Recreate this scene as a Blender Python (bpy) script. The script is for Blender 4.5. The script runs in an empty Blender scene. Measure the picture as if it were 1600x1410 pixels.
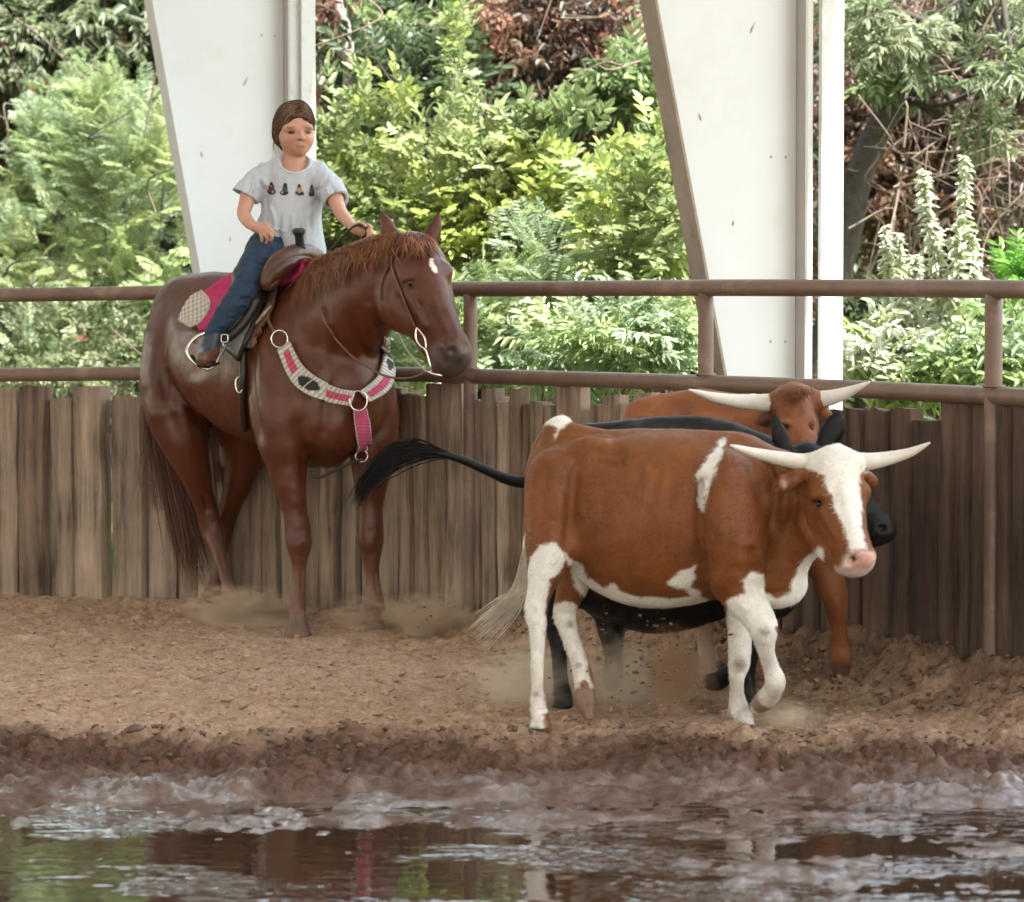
import bpy, math, random
import numpy as np
from mathutils import Vector, Matrix
from mathutils.bvhtree import BVHTree

random.seed(7)
RNG = np.random.default_rng(11)
SC = bpy.context.scene
COL = SC.collection

# ------------------------------------------------------------------ camera
F_PX, CAM_H = 5200.0, 1.4
PITCH = math.atan(225.0 / F_PX)
CT, ST = math.cos(PITCH), math.sin(PITCH)
cam_data = bpy.data.cameras.new('camera')
cam_data.sensor_width = 36.0
cam_data.lens = 36.0 * F_PX / 1600.0
cam_data.clip_start = 0.1
cam_data.clip_end = 2000.0
cam_data.dof.use_dof = True
cam_data.dof.focus_distance = 12.6
cam_data.dof.aperture_fstop = 5.0
cam = bpy.data.objects.new('camera', cam_data)
cam.location = (0, 0, CAM_H)
cam.rotation_euler = (math.pi / 2 - PITCH, 0, 0)
COL.objects.link(cam)
SC.camera = cam

# ------------------------------------------------------------------ sky and sun
SUN_EL, SUN_AZ = math.radians(64), math.radians(130)   # azimuth measured from +Y towards +X
world = bpy.data.worlds.new('World')
SC.world = world
world.use_nodes = True
wn = world.node_tree
sky = wn.nodes.new('ShaderNodeTexSky')
sky.sky_type = 'NISHITA'
sky.sun_disc = False
sky.sun_elevation = SUN_EL
sky.sun_rotation = SUN_AZ
sky.air_density = 2.2
sky.ozone_density = 1.0
sky.dust_density = 1.0
bg = wn.nodes['Background']
bg.inputs['Strength'].default_value = 0.15
hazy = wn.nodes.new('ShaderNodeHueSaturation')     # thin white cloud: a paler sky than clear air gives
hazy.inputs['Saturation'].default_value = 0.55
wn.links.new(sky.outputs[0], hazy.inputs['Color'])
wn.links.new(hazy.outputs[0], bg.inputs['Color'])
sun_data = bpy.data.lights.new('sun', 'SUN')
sun_data.energy = 5.0
sun_data.angle = math.radians(0.6)
sun_data.color = (1.0, 0.96, 0.91)
sun = bpy.data.objects.new('sun', sun_data)
sd = Vector((math.sin(SUN_AZ) * math.cos(SUN_EL), math.cos(SUN_AZ) * math.cos(SUN_EL), math.sin(SUN_EL)))
sun.rotation_euler = sd.to_track_quat('Z', 'Y').to_euler()
sun.location = (0, 0, 30)
COL.objects.link(sun)

SC.view_settings.view_transform = 'Standard'
SC.view_settings.look = 'None'
SC.view_settings.gamma = 1.0
SC.view_settings.use_curve_mapping = False
SC.view_settings.exposure = 2.15
SC.render.engine = 'CYCLES'
SC.cycles.use_denoising = True
SC.cycles.max_bounces = 6
SC.cycles.diffuse_bounces = 3
SC.cycles.transmission_bounces = 4
SC.cycles.transparent_max_bounces = 6
SC.cycles.volume_bounces = 1
SC.cycles.volume_step_rate = 2.0
SC.cycles.caustics_reflective = False
SC.cycles.caustics_refractive = False

# ------------------------------------------------------------------ measuring helpers
CAM = np.array([0.0, 0.0, CAM_H])
def P(px, py, Y):
    """the point at depth Y that the photograph shows at px, py"""
    u = (px - 800.0) / F_PX
    v = (705.0 - py) / F_PX
    d = np.array([u, CT + v * ST, -ST + v * CT])
    return CAM + d * (Y / d[1])
def project(p):
    q = p - CAM
    f = q[:, 1] * CT - q[:, 2] * ST
    up = q[:, 1] * ST + q[:, 2] * CT
    return 800.0 + F_PX * q[:, 0] / f, 705.0 - F_PX * up / f
def sstep(a, b, x):
    t = np.clip((x - a) / (b - a), 0, 1)
    return t * t * (3 - 2 * t)

_perm = np.random.default_rng(5).permutation(512).astype(np.int64)
_g = np.random.default_rng(6).normal(size=(512, 3))
_g /= np.linalg.norm(_g, axis=1)[:, None]
def pnoise(x, y, z):
    x, y, z = np.broadcast_arrays(np.asarray(x, float), np.asarray(y, float), np.asarray(z, float))
    xi, yi, zi = np.floor(x).astype(np.int64), np.floor(y).astype(np.int64), np.floor(z).astype(np.int64)
    xf, yf, zf = x - xi, y - yi, z - zi
    u, v, w = xf**3*(xf*(xf*6-15)+10), yf**3*(yf*(yf*6-15)+10), zf**3*(zf*(zf*6-15)+10)
    out = 0
    for i in (0, 1):
        for j in (0, 1):
            for k in (0, 1):
                h = _perm[(_perm[(_perm[(xi + i) & 511] + yi + j) & 511] + zi + k) & 511]
                g = _g[h]
                d = g[..., 0]*(xf-i) + g[..., 1]*(yf-j) + g[..., 2]*(zf-k)
                out = out + d * (u if i else 1-u) * (v if j else 1-v) * (w if k else 1-w)
    return out * 1.6
def fbm(x, y, z, octv=4, gain=0.5):
    a, s, f = 1.0, 0.0, 1.0
    for _ in range(octv):
        s = s + a * pnoise(x*f, y*f, z*f + 3.7*f)
        a *= gain; f *= 2.03
    return s
def catmull(pts, n):
    pts = np.asarray(pts, float)
    if len(pts) < 3:
        t = np.linspace(0, 1, n + 1)[:, None]
        return pts[0] * (1 - t) + pts[-1] * t
    q = np.vstack([2*pts[0]-pts[1], pts, 2*pts[-1]-pts[-2]])
    out = []
    for i in range(1, len(q) - 2):
        for s in range(n):
            t = s / n
            out.append(0.5*((2*q[i]) + (-q[i-1]+q[i+1])*t + (2*q[i-1]-5*q[i]+4*q[i+1]-q[i+2])*t*t + (-q[i-1]+3*q[i]-3*q[i+1]+q[i+2])*t**3))
    out.append(pts[-1])
    return np.array(out)
def poly_sd(px, py, poly):
    """signed distance to a polygon, negative inside"""
    poly = np.asarray(poly, float)
    d = np.full(px.shape, 1e9); ins = np.zeros(px.shape, bool)
    for i in range(len(poly)):
        a, b = poly[i], poly[(i+1) % len(poly)]
        e = b - a
        t = np.clip(((px-a[0])*e[0] + (py-a[1])*e[1]) / max(1e-9, e @ e), 0, 1)
        d = np.minimum(d, np.hypot(px-a[0]-t*e[0], py-a[1]-t*e[1]))
        c = ((a[1] > py) != (b[1] > py)) & (px < (b[0]-a[0])*(py-a[1])/((b[1]-a[1]) or 1e-9) + a[0])
        ins ^= c
    return np.where(ins, -d, d)

# ------------------------------------------------------------------ scene helpers
def tag(o, label=None, cat=None, group=None, kind=None):
    if label: o['label'] = label
    if cat: o['category'] = cat
    if group: o['group'] = group
    if kind: o['kind'] = kind
    return o
def thing(name, loc, label, cat, group=None):
    o = bpy.data.objects.new(name, None)
    o.empty_display_size = 0.1
    o.location = loc
    COL.objects.link(o)
    return tag(o, label, cat, group)
def adopt(o, parent):
    o.parent = parent
    l = parent.location if parent.type == 'EMPTY' else Vector((0, 0, 0))
    o.matrix_parent_inverse = Matrix.Translation(-l)
    return o
def mesh(name, v, f, mat=None, parent=None, smooth=True, col=None, uv=None):
    """v (n,3); f an int array (m,3|4) or list of tuples; world coordinates"""
    me = bpy.data.meshes.new(name)
    v = np.asarray(v, np.float32)
    if isinstance(f, np.ndarray):
        k = f.shape[1]; nf = len(f)
        me.vertices.add(len(v)); me.vertices.foreach_set('co', v.ravel())
        me.loops.add(nf*k); me.loops.foreach_set('vertex_index', f.astype(np.int32).ravel())
        me.polygons.add(nf); me.polygons.foreach_set('loop_start', np.arange(0, nf*k, k, dtype=np.int32))
        me.update(calc_edges=True)
        me.validate()
    else:
        me.from_pydata([tuple(x) for x in v.tolist()], [], f)
        me.update()
    if smooth:
        me.polygons.foreach_set('use_smooth', np.ones(len(me.polygons), bool))
    if col is not None:
        col = np.asarray(col, np.float32)
        if col.shape[1] == 3:
            col = np.hstack([col, np.ones((len(col), 1), np.float32)])
        at = me.attributes.new('Col', 'FLOAT_COLOR', 'POINT')
        at.data.foreach_set('color', col.ravel())
    if mat: me.materials.append(mat)
    o = bpy.data.objects.new(name, me)
    COL.objects.link(o)
    if parent: adopt(o, parent)
    return o
def joinm(parts):
    """join (v, f) lists with equal face size"""
    vs, fs, n = [], [], 0
    for v, f in parts:
        vs.append(np.asarray(v, float)); fs.append(np.asarray(f, np.int64) + n); n += len(v)
    return np.vstack(vs), np.vstack(fs)
def tube_geo(pts, rad, seg=8, cap=True, flat=None):
    pts = np.asarray(pts, float); n = len(pts)
    rad = np.broadcast_to(np.asarray(rad, float), (n,))
    T = np.gradient(pts, axis=0); T /= np.linalg.norm(T, axis=1)[:, None] + 1e-12
    ref = np.array([0, 0, 1.0]) if abs(T[0][2]) < 0.9 else np.array([1.0, 0, 0])
    A = np.cross(T[0], ref); A /= np.linalg.norm(A)
    ang = np.linspace(0, 2*np.pi, seg, endpoint=False)
    V = []
    for i in range(n):
        A = A - T[i]*(A @ T[i]); A /= np.linalg.norm(A) + 1e-12
        B = np.cross(T[i], A)
        V.append(pts[i] + rad[i]*(np.cos(ang)[:, None]*A + np.sin(ang)[:, None]*B))
    V = np.vstack(V); Fq = []
    for i in range(n-1):
        for j in range(seg):
            k = (j+1) % seg
            Fq.append((i*seg+j, i*seg+k, (i+1)*seg+k, (i+1)*seg+j))
    if cap:
        c0, c1 = len(V), len(V)+1
        V = np.vstack([V, pts[:1], pts[-1:]])
        for j in range(seg):
            k = (j+1) % seg
            Fq.append((c0, k, j, j)); Fq.append((c1, (n-1)*seg+j, (n-1)*seg+k, (n-1)*seg+k))
    return V, Fq
def fixq(f):
    return [tuple(q[:3]) if q[2] == q[3] else tuple(q) for q in ([int(i) for i in a] for a in f)]
def tube(name, pts, rad, mat, parent=None, seg=8, cap=True, col=None):
    v, f = tube_geo(pts, rad, seg, cap)
    return mesh(name, v, fixq(f), mat, parent, True, col)
def box_geo(c, sx, sy, sz, ax=None):
    """box of half sizes about c in the frame ax (3 unit rows)"""
    ax = np.eye(3) if ax is None else np.asarray(ax, float)
    s = np.array([[i, j, k] for i in (-1, 1) for j in (-1, 1) for k in (-1, 1)], float) * [sx, sy, sz]
    f = [(0,1,3,2), (4,6,7,5), (0,4,5,1), (2,3,7,6), (0,2,6,4), (1,5,7,3)]
    return np.asarray(c, float) + s @ ax, f
def sphere_geo(c, r, nu=14, nv=10, sc=(1, 1, 1)):
    V = []; Fq = []
    for i in range(nv+1):
        th = math.pi*i/nv
        for j in range(nu):
            ph = 2*math.pi*j/nu
            V.append((math.sin(th)*math.cos(ph)*sc[0], math.sin(th)*math.sin(ph)*sc[1], math.cos(th)*sc[2]))
    for i in range(nv):
        for j in range(nu):
            k = (j+1) % nu
            Fq.append((i*nu+j, (i+1)*nu+j, (i+1)*nu+k, i*nu+k))
    return np.asarray(c) + r*np.array(V), Fq

# ------------------------------------------------------------------ materials
def nt_new(name):
    m = bpy.data.materials.new(name); m.use_nodes = True
    return m, m.node_tree, m.node_tree.nodes['Principled BSDF']
def N(nt, typ, **kw):
    n = nt.nodes.new(typ)
    for k, v in kw.items():
        if k in n.inputs: n.inputs[k].default_value = v
        else: setattr(n, k, v)
    return n
def noise_node(nt, scale, detail=4, rough=0.6, stretch=None):
    tc = nt.nodes.new('ShaderNodeTexCoord')
    src = tc.outputs['Object']
    if stretch:
        mp = nt.nodes.new('ShaderNodeMapping'); mp.inputs['Scale'].default_value = stretch
        nt.links.new(src, mp.inputs[0]); src = mp.outputs[0]
    n = nt.nodes.new('ShaderNodeTexNoise')
    n.inputs['Scale'].default_value = scale; n.inputs['Detail'].default_value = detail
    n.inputs['Roughness'].default_value = rough
    nt.links.new(src, n.inputs['Vector'])
    return n
def material(name, color=(0.5, 0.5, 0.5), rough=0.6, attr=False, var=0.25, nscale=12, bump=0.0, bscale=80, stretch=None,
             metal=0.0, spec=0.5, sheen=0.0, bdist=0.01, translucent=0.0, coat=0.0, dark=None, dscale=3.0):
    m, nt, b = nt_new(name)
    if attr:
        a = nt.nodes.new('ShaderNodeAttribute'); a.attribute_name = 'Col'; csrc = a.outputs['Color']
    else:
        r = nt.nodes.new('ShaderNodeRGB'); r.outputs[0].default_value = (*color, 1); csrc = r.outputs[0]
    if var > 0:
        n = noise_node(nt, nscale, 5, 0.65, stretch)
        mr = nt.nodes.new('ShaderNodeMapRange')
        mr.inputs['From Min'].default_value = 0.25; mr.inputs['From Max'].default_value = 0.75
        mr.inputs['To Min'].default_value = 1-var; mr.inputs['To Max'].default_value = 1+var
        nt.links.new(n.outputs['Fac'], mr.inputs['Value'])
        mx = nt.nodes.new('ShaderNodeVectorMath'); mx.operation = 'SCALE'
        nt.links.new(csrc, mx.inputs[0]); nt.links.new(mr.outputs[0], mx.inputs['Scale'])
        csrc = mx.outputs[0]
    if dark is not None:
        n2 = noise_node(nt, dscale, 6, 0.7)
        mr2 = nt.nodes.new('ShaderNodeMapRange')
        mr2.inputs['From Min'].default_value = 0.52; mr2.inputs['From Max'].default_value = 0.72
        nt.links.new(n2.outputs['Fac'], mr2.inputs['Value'])
        mix = nt.nodes.new('ShaderNodeMix'); mix.data_type = 'RGBA'
        nt.links.new(mr2.outputs[0], mix.inputs['Factor'])
        nt.links.new(csrc, mix.inputs['A']); mix.inputs['B'].default_value = (*dark, 1)
        csrc = mix.outputs['Result']
    nt.links.new(csrc, b.inputs['Base Color'])
    b.inputs['Roughness'].default_value = rough
    b.inputs['Metallic'].default_value = metal
    b.inputs['Specular IOR Level'].default_value = spec
    if sheen:
        b.inputs['Sheen Weight'].default_value = sheen
        b.inputs['Sheen Roughness'].default_value = 0.4
    if coat: b.inputs['Coat Weight'].default_value = coat
    if bump > 0:
        n = noise_node(nt, bscale, 5, 0.65, stretch)
        bp = nt.nodes.new('ShaderNodeBump'); bp.inputs['Strength'].default_value = bump; bp.inputs['Distance'].default_value = bdist
        nt.links.new(n.outputs['Fac'], bp.inputs['Height']); nt.links.new(bp.outputs[0], b.inputs['Normal'])
    if translucent > 0:
        tr = nt.nodes.new('ShaderNodeBsdfTranslucent'); nt.links.new(csrc, tr.inputs['Color'])
        ms = nt.nodes.new('ShaderNodeMixShader'); ms.inputs[0].default_value = translucent
        out = nt.nodes['Material Output']
        nt.links.new(b.outputs[0], ms.inputs[1]); nt.links.new(tr.outputs[0], ms.inputs[2]); nt.links.new(ms.outputs[0], out.inputs['Surface'])
    return m

# ------------------------------------------------------------------ smooth solid modelling
class Field:
    """signed distance grid; primitives are blended in, then meshed as one continuous surface"""
    def __init__(s, lo, hi, h):
        s.lo = np.asarray(lo, float); s.h = h
        s.n = np.ceil((np.asarray(hi, float) - s.lo) / h).astype(int) + 1
        s.a = np.full(s.n, 0.5, np.float32)
    def _box(s, lo, hi):
        i0 = np.clip(np.floor((lo - s.lo)/s.h).astype(int), 0, s.n)
        i1 = np.clip(np.ceil((hi - s.lo)/s.h).astype(int) + 1, 0, s.n)
        if np.any(i1 <= i0): return None
        g = [s.lo[d] + s.h*np.arange(i0[d], i1[d]) for d in range(3)]
        X, Y, Z = np.meshgrid(*g, indexing='ij', sparse=True)
        return tuple(slice(i0[d], i1[d]) for d in range(3)), X.astype(np.float32), Y.astype(np.float32), Z.astype(np.float32)
    def chain(s, pts, rad, k=0.03, aniso=(), sub=5, cut=False, zmin=None, planes=(), wob=None):
        pts = np.asarray(pts, float); rad = np.asarray(rad, float)
        if len(pts) > 2 and sub > 1:
            q = catmull(np.hstack([pts, rad[:, None]]), sub); pts, rad = q[:, :3], q[:, 3]
        if len(pts) == 1:
            pts = np.vstack([pts, pts + 1e-4]); rad = np.array([rad[0]]*2)
        mx = max([1.0] + [f for _, f in aniso])
        m = rad.max()*mx + k + 4*s.h
        bx = s._box(pts.min(0) - m, pts.max(0) + m)
        if bx is None: return
        sl, X, Y, Z = bx
        best = np.full((X.shape[0], Y.shape[1], Z.shape[2]), 0.5, np.float32)
        x1, y1, z1 = X[:, 0, 0], Y[0, :, 0], Z[0, 0, :]
        for i in range(len(pts)-1):
            a, b = pts[i], pts[i+1]; e = b - a; ee = max(e @ e, 1e-12); L = math.sqrt(ee)
            r0, dr = rad[i], rad[i+1]-rad[i]
            sl_ = np.clip(dr/L, -.85, .85); tn = sl_/math.sqrt(1-sl_*sl_)/L
            mm = max(rad[i], rad[i+1])*mx + k + 4*s.h
            lo, hi = np.minimum(a, b)-mm, np.maximum(a, b)+mm
            q = tuple(slice(int(np.searchsorted(g, lo[d])), int(np.searchsorted(g, hi[d]))) for d, g in enumerate((x1, y1, z1)))
            vx0, vy0, vz0 = X[q[0]]-np.float32(a[0]), Y[:, q[1]]-np.float32(a[1]), Z[:, :, q[2]]-np.float32(a[2])
            e = e.astype(np.float32)
            t0 = (vx0*e[0] + vy0*e[1] + vz0*e[2])/np.float32(ee)
            def res(t):
                vx, vy, vz = vx0-t*e[0], vy0-t*e[1], vz0-t*e[2]
                for ax, f in aniso:
                    cc = (vx*np.float32(ax[0]) + vy*np.float32(ax[1]) + vz*np.float32(ax[2]))*np.float32(1/f - 1)
                    vx, vy, vz = vx+cc*np.float32(ax[0]), vy+cc*np.float32(ax[1]), vz+cc*np.float32(ax[2])
                return np.sqrt(vx*vx + vy*vy + vz*vz)
            if abs(sl_) > 0.02:
                hgt = res(t0)
                t = np.clip(t0 + hgt*np.float32(tn), 0, 1)
            else:
                t = np.clip(t0, 0, 1)
            d = res(t) - (np.float32(r0) + t*np.float32(dr))
            best[q] = np.minimum(best[q], d)
        if zmin is not None: best = np.maximum(best, zmin - Z)
        for (c, nrm) in planes:
            best = np.maximum(best, (X-c[0])*nrm[0] + (Y-c[1])*nrm[1] + (Z-c[2])*nrm[2])
        if wob is not None: best = best + wob(X, Y, Z)
        cur = s.a[sl]
        if cut:
            b2 = -best
            h = np.maximum(k - np.abs(cur-b2), 0)/k
            s.a[sl] = np.maximum(cur, b2) + h*h*k*0.25
        else:
            h = np.maximum(k - np.abs(cur-best), 0)/k
            s.a[sl] = np.minimum(cur, best) - h*h*k*0.25
    def surface(s, smooth=6):
        a = s.a; sg = a < 0
        c = np.zeros(np.array(a.shape)-1, np.int8)
        for i in (0, 1):
            for j in (0, 1):
                for k in (0, 1):
                    c += sg[i:a.shape[0]-1+i, j:a.shape[1]-1+j, k:a.shape[2]-1+k]
        act = (c > 0) & (c < 8)
        ci = np.argwhere(act)
        idx = np.full(act.shape, -1, np.int64); idx[act] = np.arange(len(ci))
        cor = {}
        for i in (0, 1):
            for j in (0, 1):
                for k in (0, 1):
                    cor[i, j, k] = a[ci[:, 0]+i, ci[:, 1]+j, ci[:, 2]+k].astype(float)
        acc = np.zeros((len(ci), 3)); cnt = np.zeros(len(ci))
        for (p, va) in cor.items():
            for d in range(3):
                if p[d] == 0:
                    q = list(p); q[d] = 1; vb = cor[tuple(q)]
                    m = (va < 0) != (vb < 0)
                    t = va[m]/(va[m]-vb[m])
                    pos = np.tile(np.array(p, float), (m.sum(), 1)); pos[:, d] = t
                    acc[m] += pos; cnt[m] += 1
        V = s.lo + s.h*(ci + acc/cnt[:, None])
        Q = []
        n = a.shape
        for d in range(3):
            o1, o2 = [(1, 2), (2, 0), (0, 1)][d]
            sa = [slice(None)]*3; sb = [slice(None)]*3
            sa[d] = slice(0, n[d]-1); sb[d] = slice(1, n[d])
            for o in (o1, o2): sa[o] = slice(1, n[o]-1); sb[o] = slice(1, n[o]-1)
            A, B = sg[tuple(sa)], sg[tuple(sb)]
            for flag, rev in ((A & ~B, False), (~A & B, True)):
                e = np.argwhere(flag)
                if not len(e): continue
                base = e.copy(); base[:, o1] += 1; base[:, o2] += 1
                def cell(d1, d2):
                    q = base.copy(); q[:, o1] -= d1; q[:, o2] -= d2
                    return idx[q[:, 0], q[:, 1], q[:, 2]]
                f = np.stack([cell(1, 1), cell(0, 1), cell(0, 0), cell(1, 0)], 1)
                Q.append(f[:, ::-1] if rev else f)
        Q = np.vstack(Q)
        for it in range(2*smooth):
            acc = np.zeros_like(V); cn = np.zeros(len(V))
            for i in range(4):
                j = (i+1) % 4
                for dd in range(3):
                    acc[:, dd] += np.bincount(Q[:, i], V[Q[:, j], dd], len(V)) + np.bincount(Q[:, j], V[Q[:, i], dd], len(V))
                cn += np.bincount(Q[:, i], minlength=len(V)) + np.bincount(Q[:, j], minlength=len(V))
            lam = 0.6 if it % 2 == 0 else -0.62
            V = V + lam*(acc/np.maximum(cn, 1)[:, None] - V)
        return V, Q
def bvh(V, Q):
    return BVHTree.FromPolygons([tuple(x) for x in V.tolist()], [tuple(x) for x in Q.tolist()])

class Frame:
    """places points of one creature: px, py of the photograph and metres of depth from Y0"""
    def __init__(s, Y0): s.Y0 = Y0; s.sc = F_PX/Y0
    def p(s, px, py, dy=0.0): return P(px, py, s.Y0+dy)
    def ch(s, fld, pts, **kw):
        """pts rows (px, py, dy, radius in px)"""
        fld.chain([s.p(q[0], q[1], q[2]) for q in pts], [q[3]/s.sc for q in pts], **kw)
def drape(tree, px, py, off, last):
    d = Vector(P(px, py, 10.0) - CAM).normalized()
    loc, nrm, _, dist = tree.ray_cast(Vector(CAM), d)
    if loc is None:
        return P(px, py, last[0]) if last[0] else None
    last[0] = loc.y
    if nrm.dot(d) > 0: nrm = -nrm
    return np.array(loc + nrm*off)
def drape_line(tree, pts, off, n=6, depth=None):
    q = catmull(np.asarray(pts, float), n); last = [depth]
    out = [drape(tree, x, y, off, last) for x, y in q]
    first = next(o for o in out if o is not None)
    return np.array([first if o is None else o for o in out])
def strip_geo(tree, A, B, off, nu, nv, thick, depth=None, smooth=1):
    """a sheet between two edge lines of the photograph, laid on a body"""
    a = catmull(np.asarray(A, float), 10); b = catmull(np.asarray(B, float), 10)
    ta, tb = np.linspace(0, 1, len(a)), np.linspace(0, 1, len(b)); tt = np.linspace(0, 1, nu)
    a = np.stack([np.interp(tt, ta, a[:, i]) for i in (0, 1)], 1); b = np.stack([np.interp(tt, tb, b[:, i]) for i in (0, 1)], 1)
    G = np.zeros((nu, nv, 3)); last = [depth]; miss = []
    for i in range(nu):
        for j in range(nv):
            s = j/(nv-1); q = a[i]*(1-s) + b[i]*s
            r = drape(tree, q[0], q[1], off, last)
            if r is None: miss.append((i, j)); r = P(q[0], q[1], 14.5)
            G[i, j] = r
    for _ in range(smooth):
        g = G.copy(); g[1:-1, 1:-1] = 0.5*G[1:-1, 1:-1] + 0.125*(G[:-2, 1:-1]+G[2:, 1:-1]+G[1:-1, :-2]+G[1:-1, 2:]); G = g
    du = np.gradient(G, axis=0); dv = np.gradient(G, axis=1)
    nn = np.cross(du, dv); nn /= np.linalg.norm(nn, axis=2)[:, :, None] + 1e-12
    s = np.sign((nn*(CAM - G)).sum(2)); nn *= np.where(s == 0, 1, s)[:, :, None]
    top = (G + nn*thick).reshape(-1, 3); bot = (G - nn*0.004).reshape(-1, 3)
    Fq = []; m = nu*nv
    for i in range(nu-1):
        for j in range(nv-1):
            p, q, r, t = i*nv+j, (i+1)*nv+j, (i+1)*nv+j+1, i*nv+j+1
            Fq.append((p, q, r, t)); Fq.append((m+t, m+r, m+q, m+p))
    edge = [i*nv for i in range(nu)] + [(nu-1)*nv+j for j in range(1, nv)] + [i*nv+nv-1 for i in range(nu-2, -1, -1)] + [j for j in range(nv-2, 0, -1)]
    for i in range(len(edge)):
        p, q = edge[i], edge[(i+1) % len(edge)]
        Fq.append((p, m+p, m+q, q))
    uu, vv = np.meshgrid(np.linspace(0, 1, nu), np.linspace(0, 1, nv), indexing='ij')
    return np.vstack([top, bot]), Fq, np.tile(uu.ravel(), 2), np.tile(vv.ravel(), 2)

def fur(name, V, Q, col, n, length, flow, mat, parent, seed=1, lift=.28, width=.0011, mask=None):
    """short guard hairs lying along the coat"""
    rng = np.random.default_rng(seed)
    A, B, C = V[Q[:, 0]], V[Q[:, 1]], V[Q[:, 2]]
    nr = np.cross(B-A, V[Q[:, 3]]-A); ar = np.linalg.norm(nr, axis=1); nr /= ar[:, None] + 1e-12
    w = ar.copy()
    if mask is not None: w = w*mask(A)
    f = rng.choice(len(Q), n, p=w/w.sum())
    u, v = rng.random((n, 1)), rng.random((n, 1))
    p = V[Q[f, 0]]*(1-u)*(1-v) + V[Q[f, 1]]*u*(1-v) + V[Q[f, 2]]*u*v + V[Q[f, 3]]*(1-u)*v
    nn = nr[f]
    fl = flow(p) + rng.normal(0, .30, (n, 3))
    fl -= nn*(fl*nn).sum(1)[:, None]; fl /= np.linalg.norm(fl, axis=1)[:, None] + 1e-9
    d = fl + nn*lift*rng.uniform(.5, 1.6, (n, 1))
    L = length*rng.uniform(.6, 1.4, (n, 1))
    s_ = np.cross(fl, nn)*width
    c = col[Q[f, 0]]*rng.uniform(.72, 1.35, (n, 1))
    p = p - nn*.0012
    W = np.stack([p - s_, p + s_, p + d*L], 1).reshape(-1, 3)
    return mesh(name, W, np.arange(n*3).reshape(-1, 3), mat, parent, False, np.repeat(c, 3, 0))

def vnormals(V, Q):
    n = np.cross(V[Q[:, 1]]-V[Q[:, 0]], V[Q[:, 3]]-V[Q[:, 0]]); out = np.zeros_like(V)
    for i in range(4):
        for d in range(3): out[:, d] += np.bincount(Q[:, i], n[:, d], len(V))
    return out/(np.linalg.norm(out, axis=1)[:, None] + 1e-12)
def sculpt(V, Q, strokes, grain=.0, gscale=18.0, mirror=False):
    """muscle, bone and fold relief on the near side; strokes (px line, width px, height m)"""
    Nn = vnormals(V, Q); x, y = project(V)
    view = CAM - V; view /= np.linalg.norm(view, axis=1)[:, None]
    face = sstep(.05, .45, (Nn*view).sum(1)); disp = np.zeros(len(V))
    for line, w, h in strokes:
        ln = catmull(np.asarray(line, float), 5) if len(line) > 2 else np.asarray(line, float)
        m = (x > ln[:, 0].min()-3*w) & (x < ln[:, 0].max()+3*w) & (y > ln[:, 1].min()-3*w) & (y < ln[:, 1].max()+3*w)
        if not m.any(): continue
        xm, ym = x[m], y[m]; d = np.full(len(xm), 1e9); tt = np.zeros(len(xm)); ns = len(ln)-1
        for i in range(len(ln)-1):
            e = ln[i+1]-ln[i]; t = np.clip(((xm-ln[i][0])*e[0]+(ym-ln[i][1])*e[1])/max(e@e, 1e-9), 0, 1)
            dd = np.hypot(xm-ln[i][0]-t*e[0], ym-ln[i][1]-t*e[1]); c_ = dd < d
            d = np.where(c_, dd, d); tt = np.where(c_, (i+t)/ns, tt)
        disp[m] += h*np.exp(-(d/w)**2)*face[m]*sstep(0, .25, tt)*sstep(1, .75, tt)*1.15
    if grain: disp += grain*fbm(V[:, 0]*gscale, V[:, 1]*gscale, V[:, 2]*gscale, 3)
    return V + Nn*disp[:, None]

# ================================================================== SETTING
FENCE = np.array([  # px, depth, py of the top rail, py of the lower rail
    (-900, 16.9, 466, 584), (-260, 16.2, 464, 587), (0, 15.8, 461.5, 586), (300, 15.4, 457, 583.5), (600, 14.85, 453, 585), (740, 14.4, 452, 588),
    (1100, 13.14, 450, 599), (1350, 12.35, 450.5, 609), (1550, 11.6, 452, 619), (1750, 10.9, 453.5, 628), (1950, 10.2, 455, 640)], float)
_fq = catmull(FENCE, 10)
FXY = np.array([P(a[0], 480, a[1])[:2] for a in _fq])
def fence_y(x): return np.interp(x, FXY[:, 0], FXY[:, 1])
def fence_at(px):
    return [np.interp(px, _fq[:, 0], _fq[:, i]) for i in (1, 2, 3)]

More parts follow.
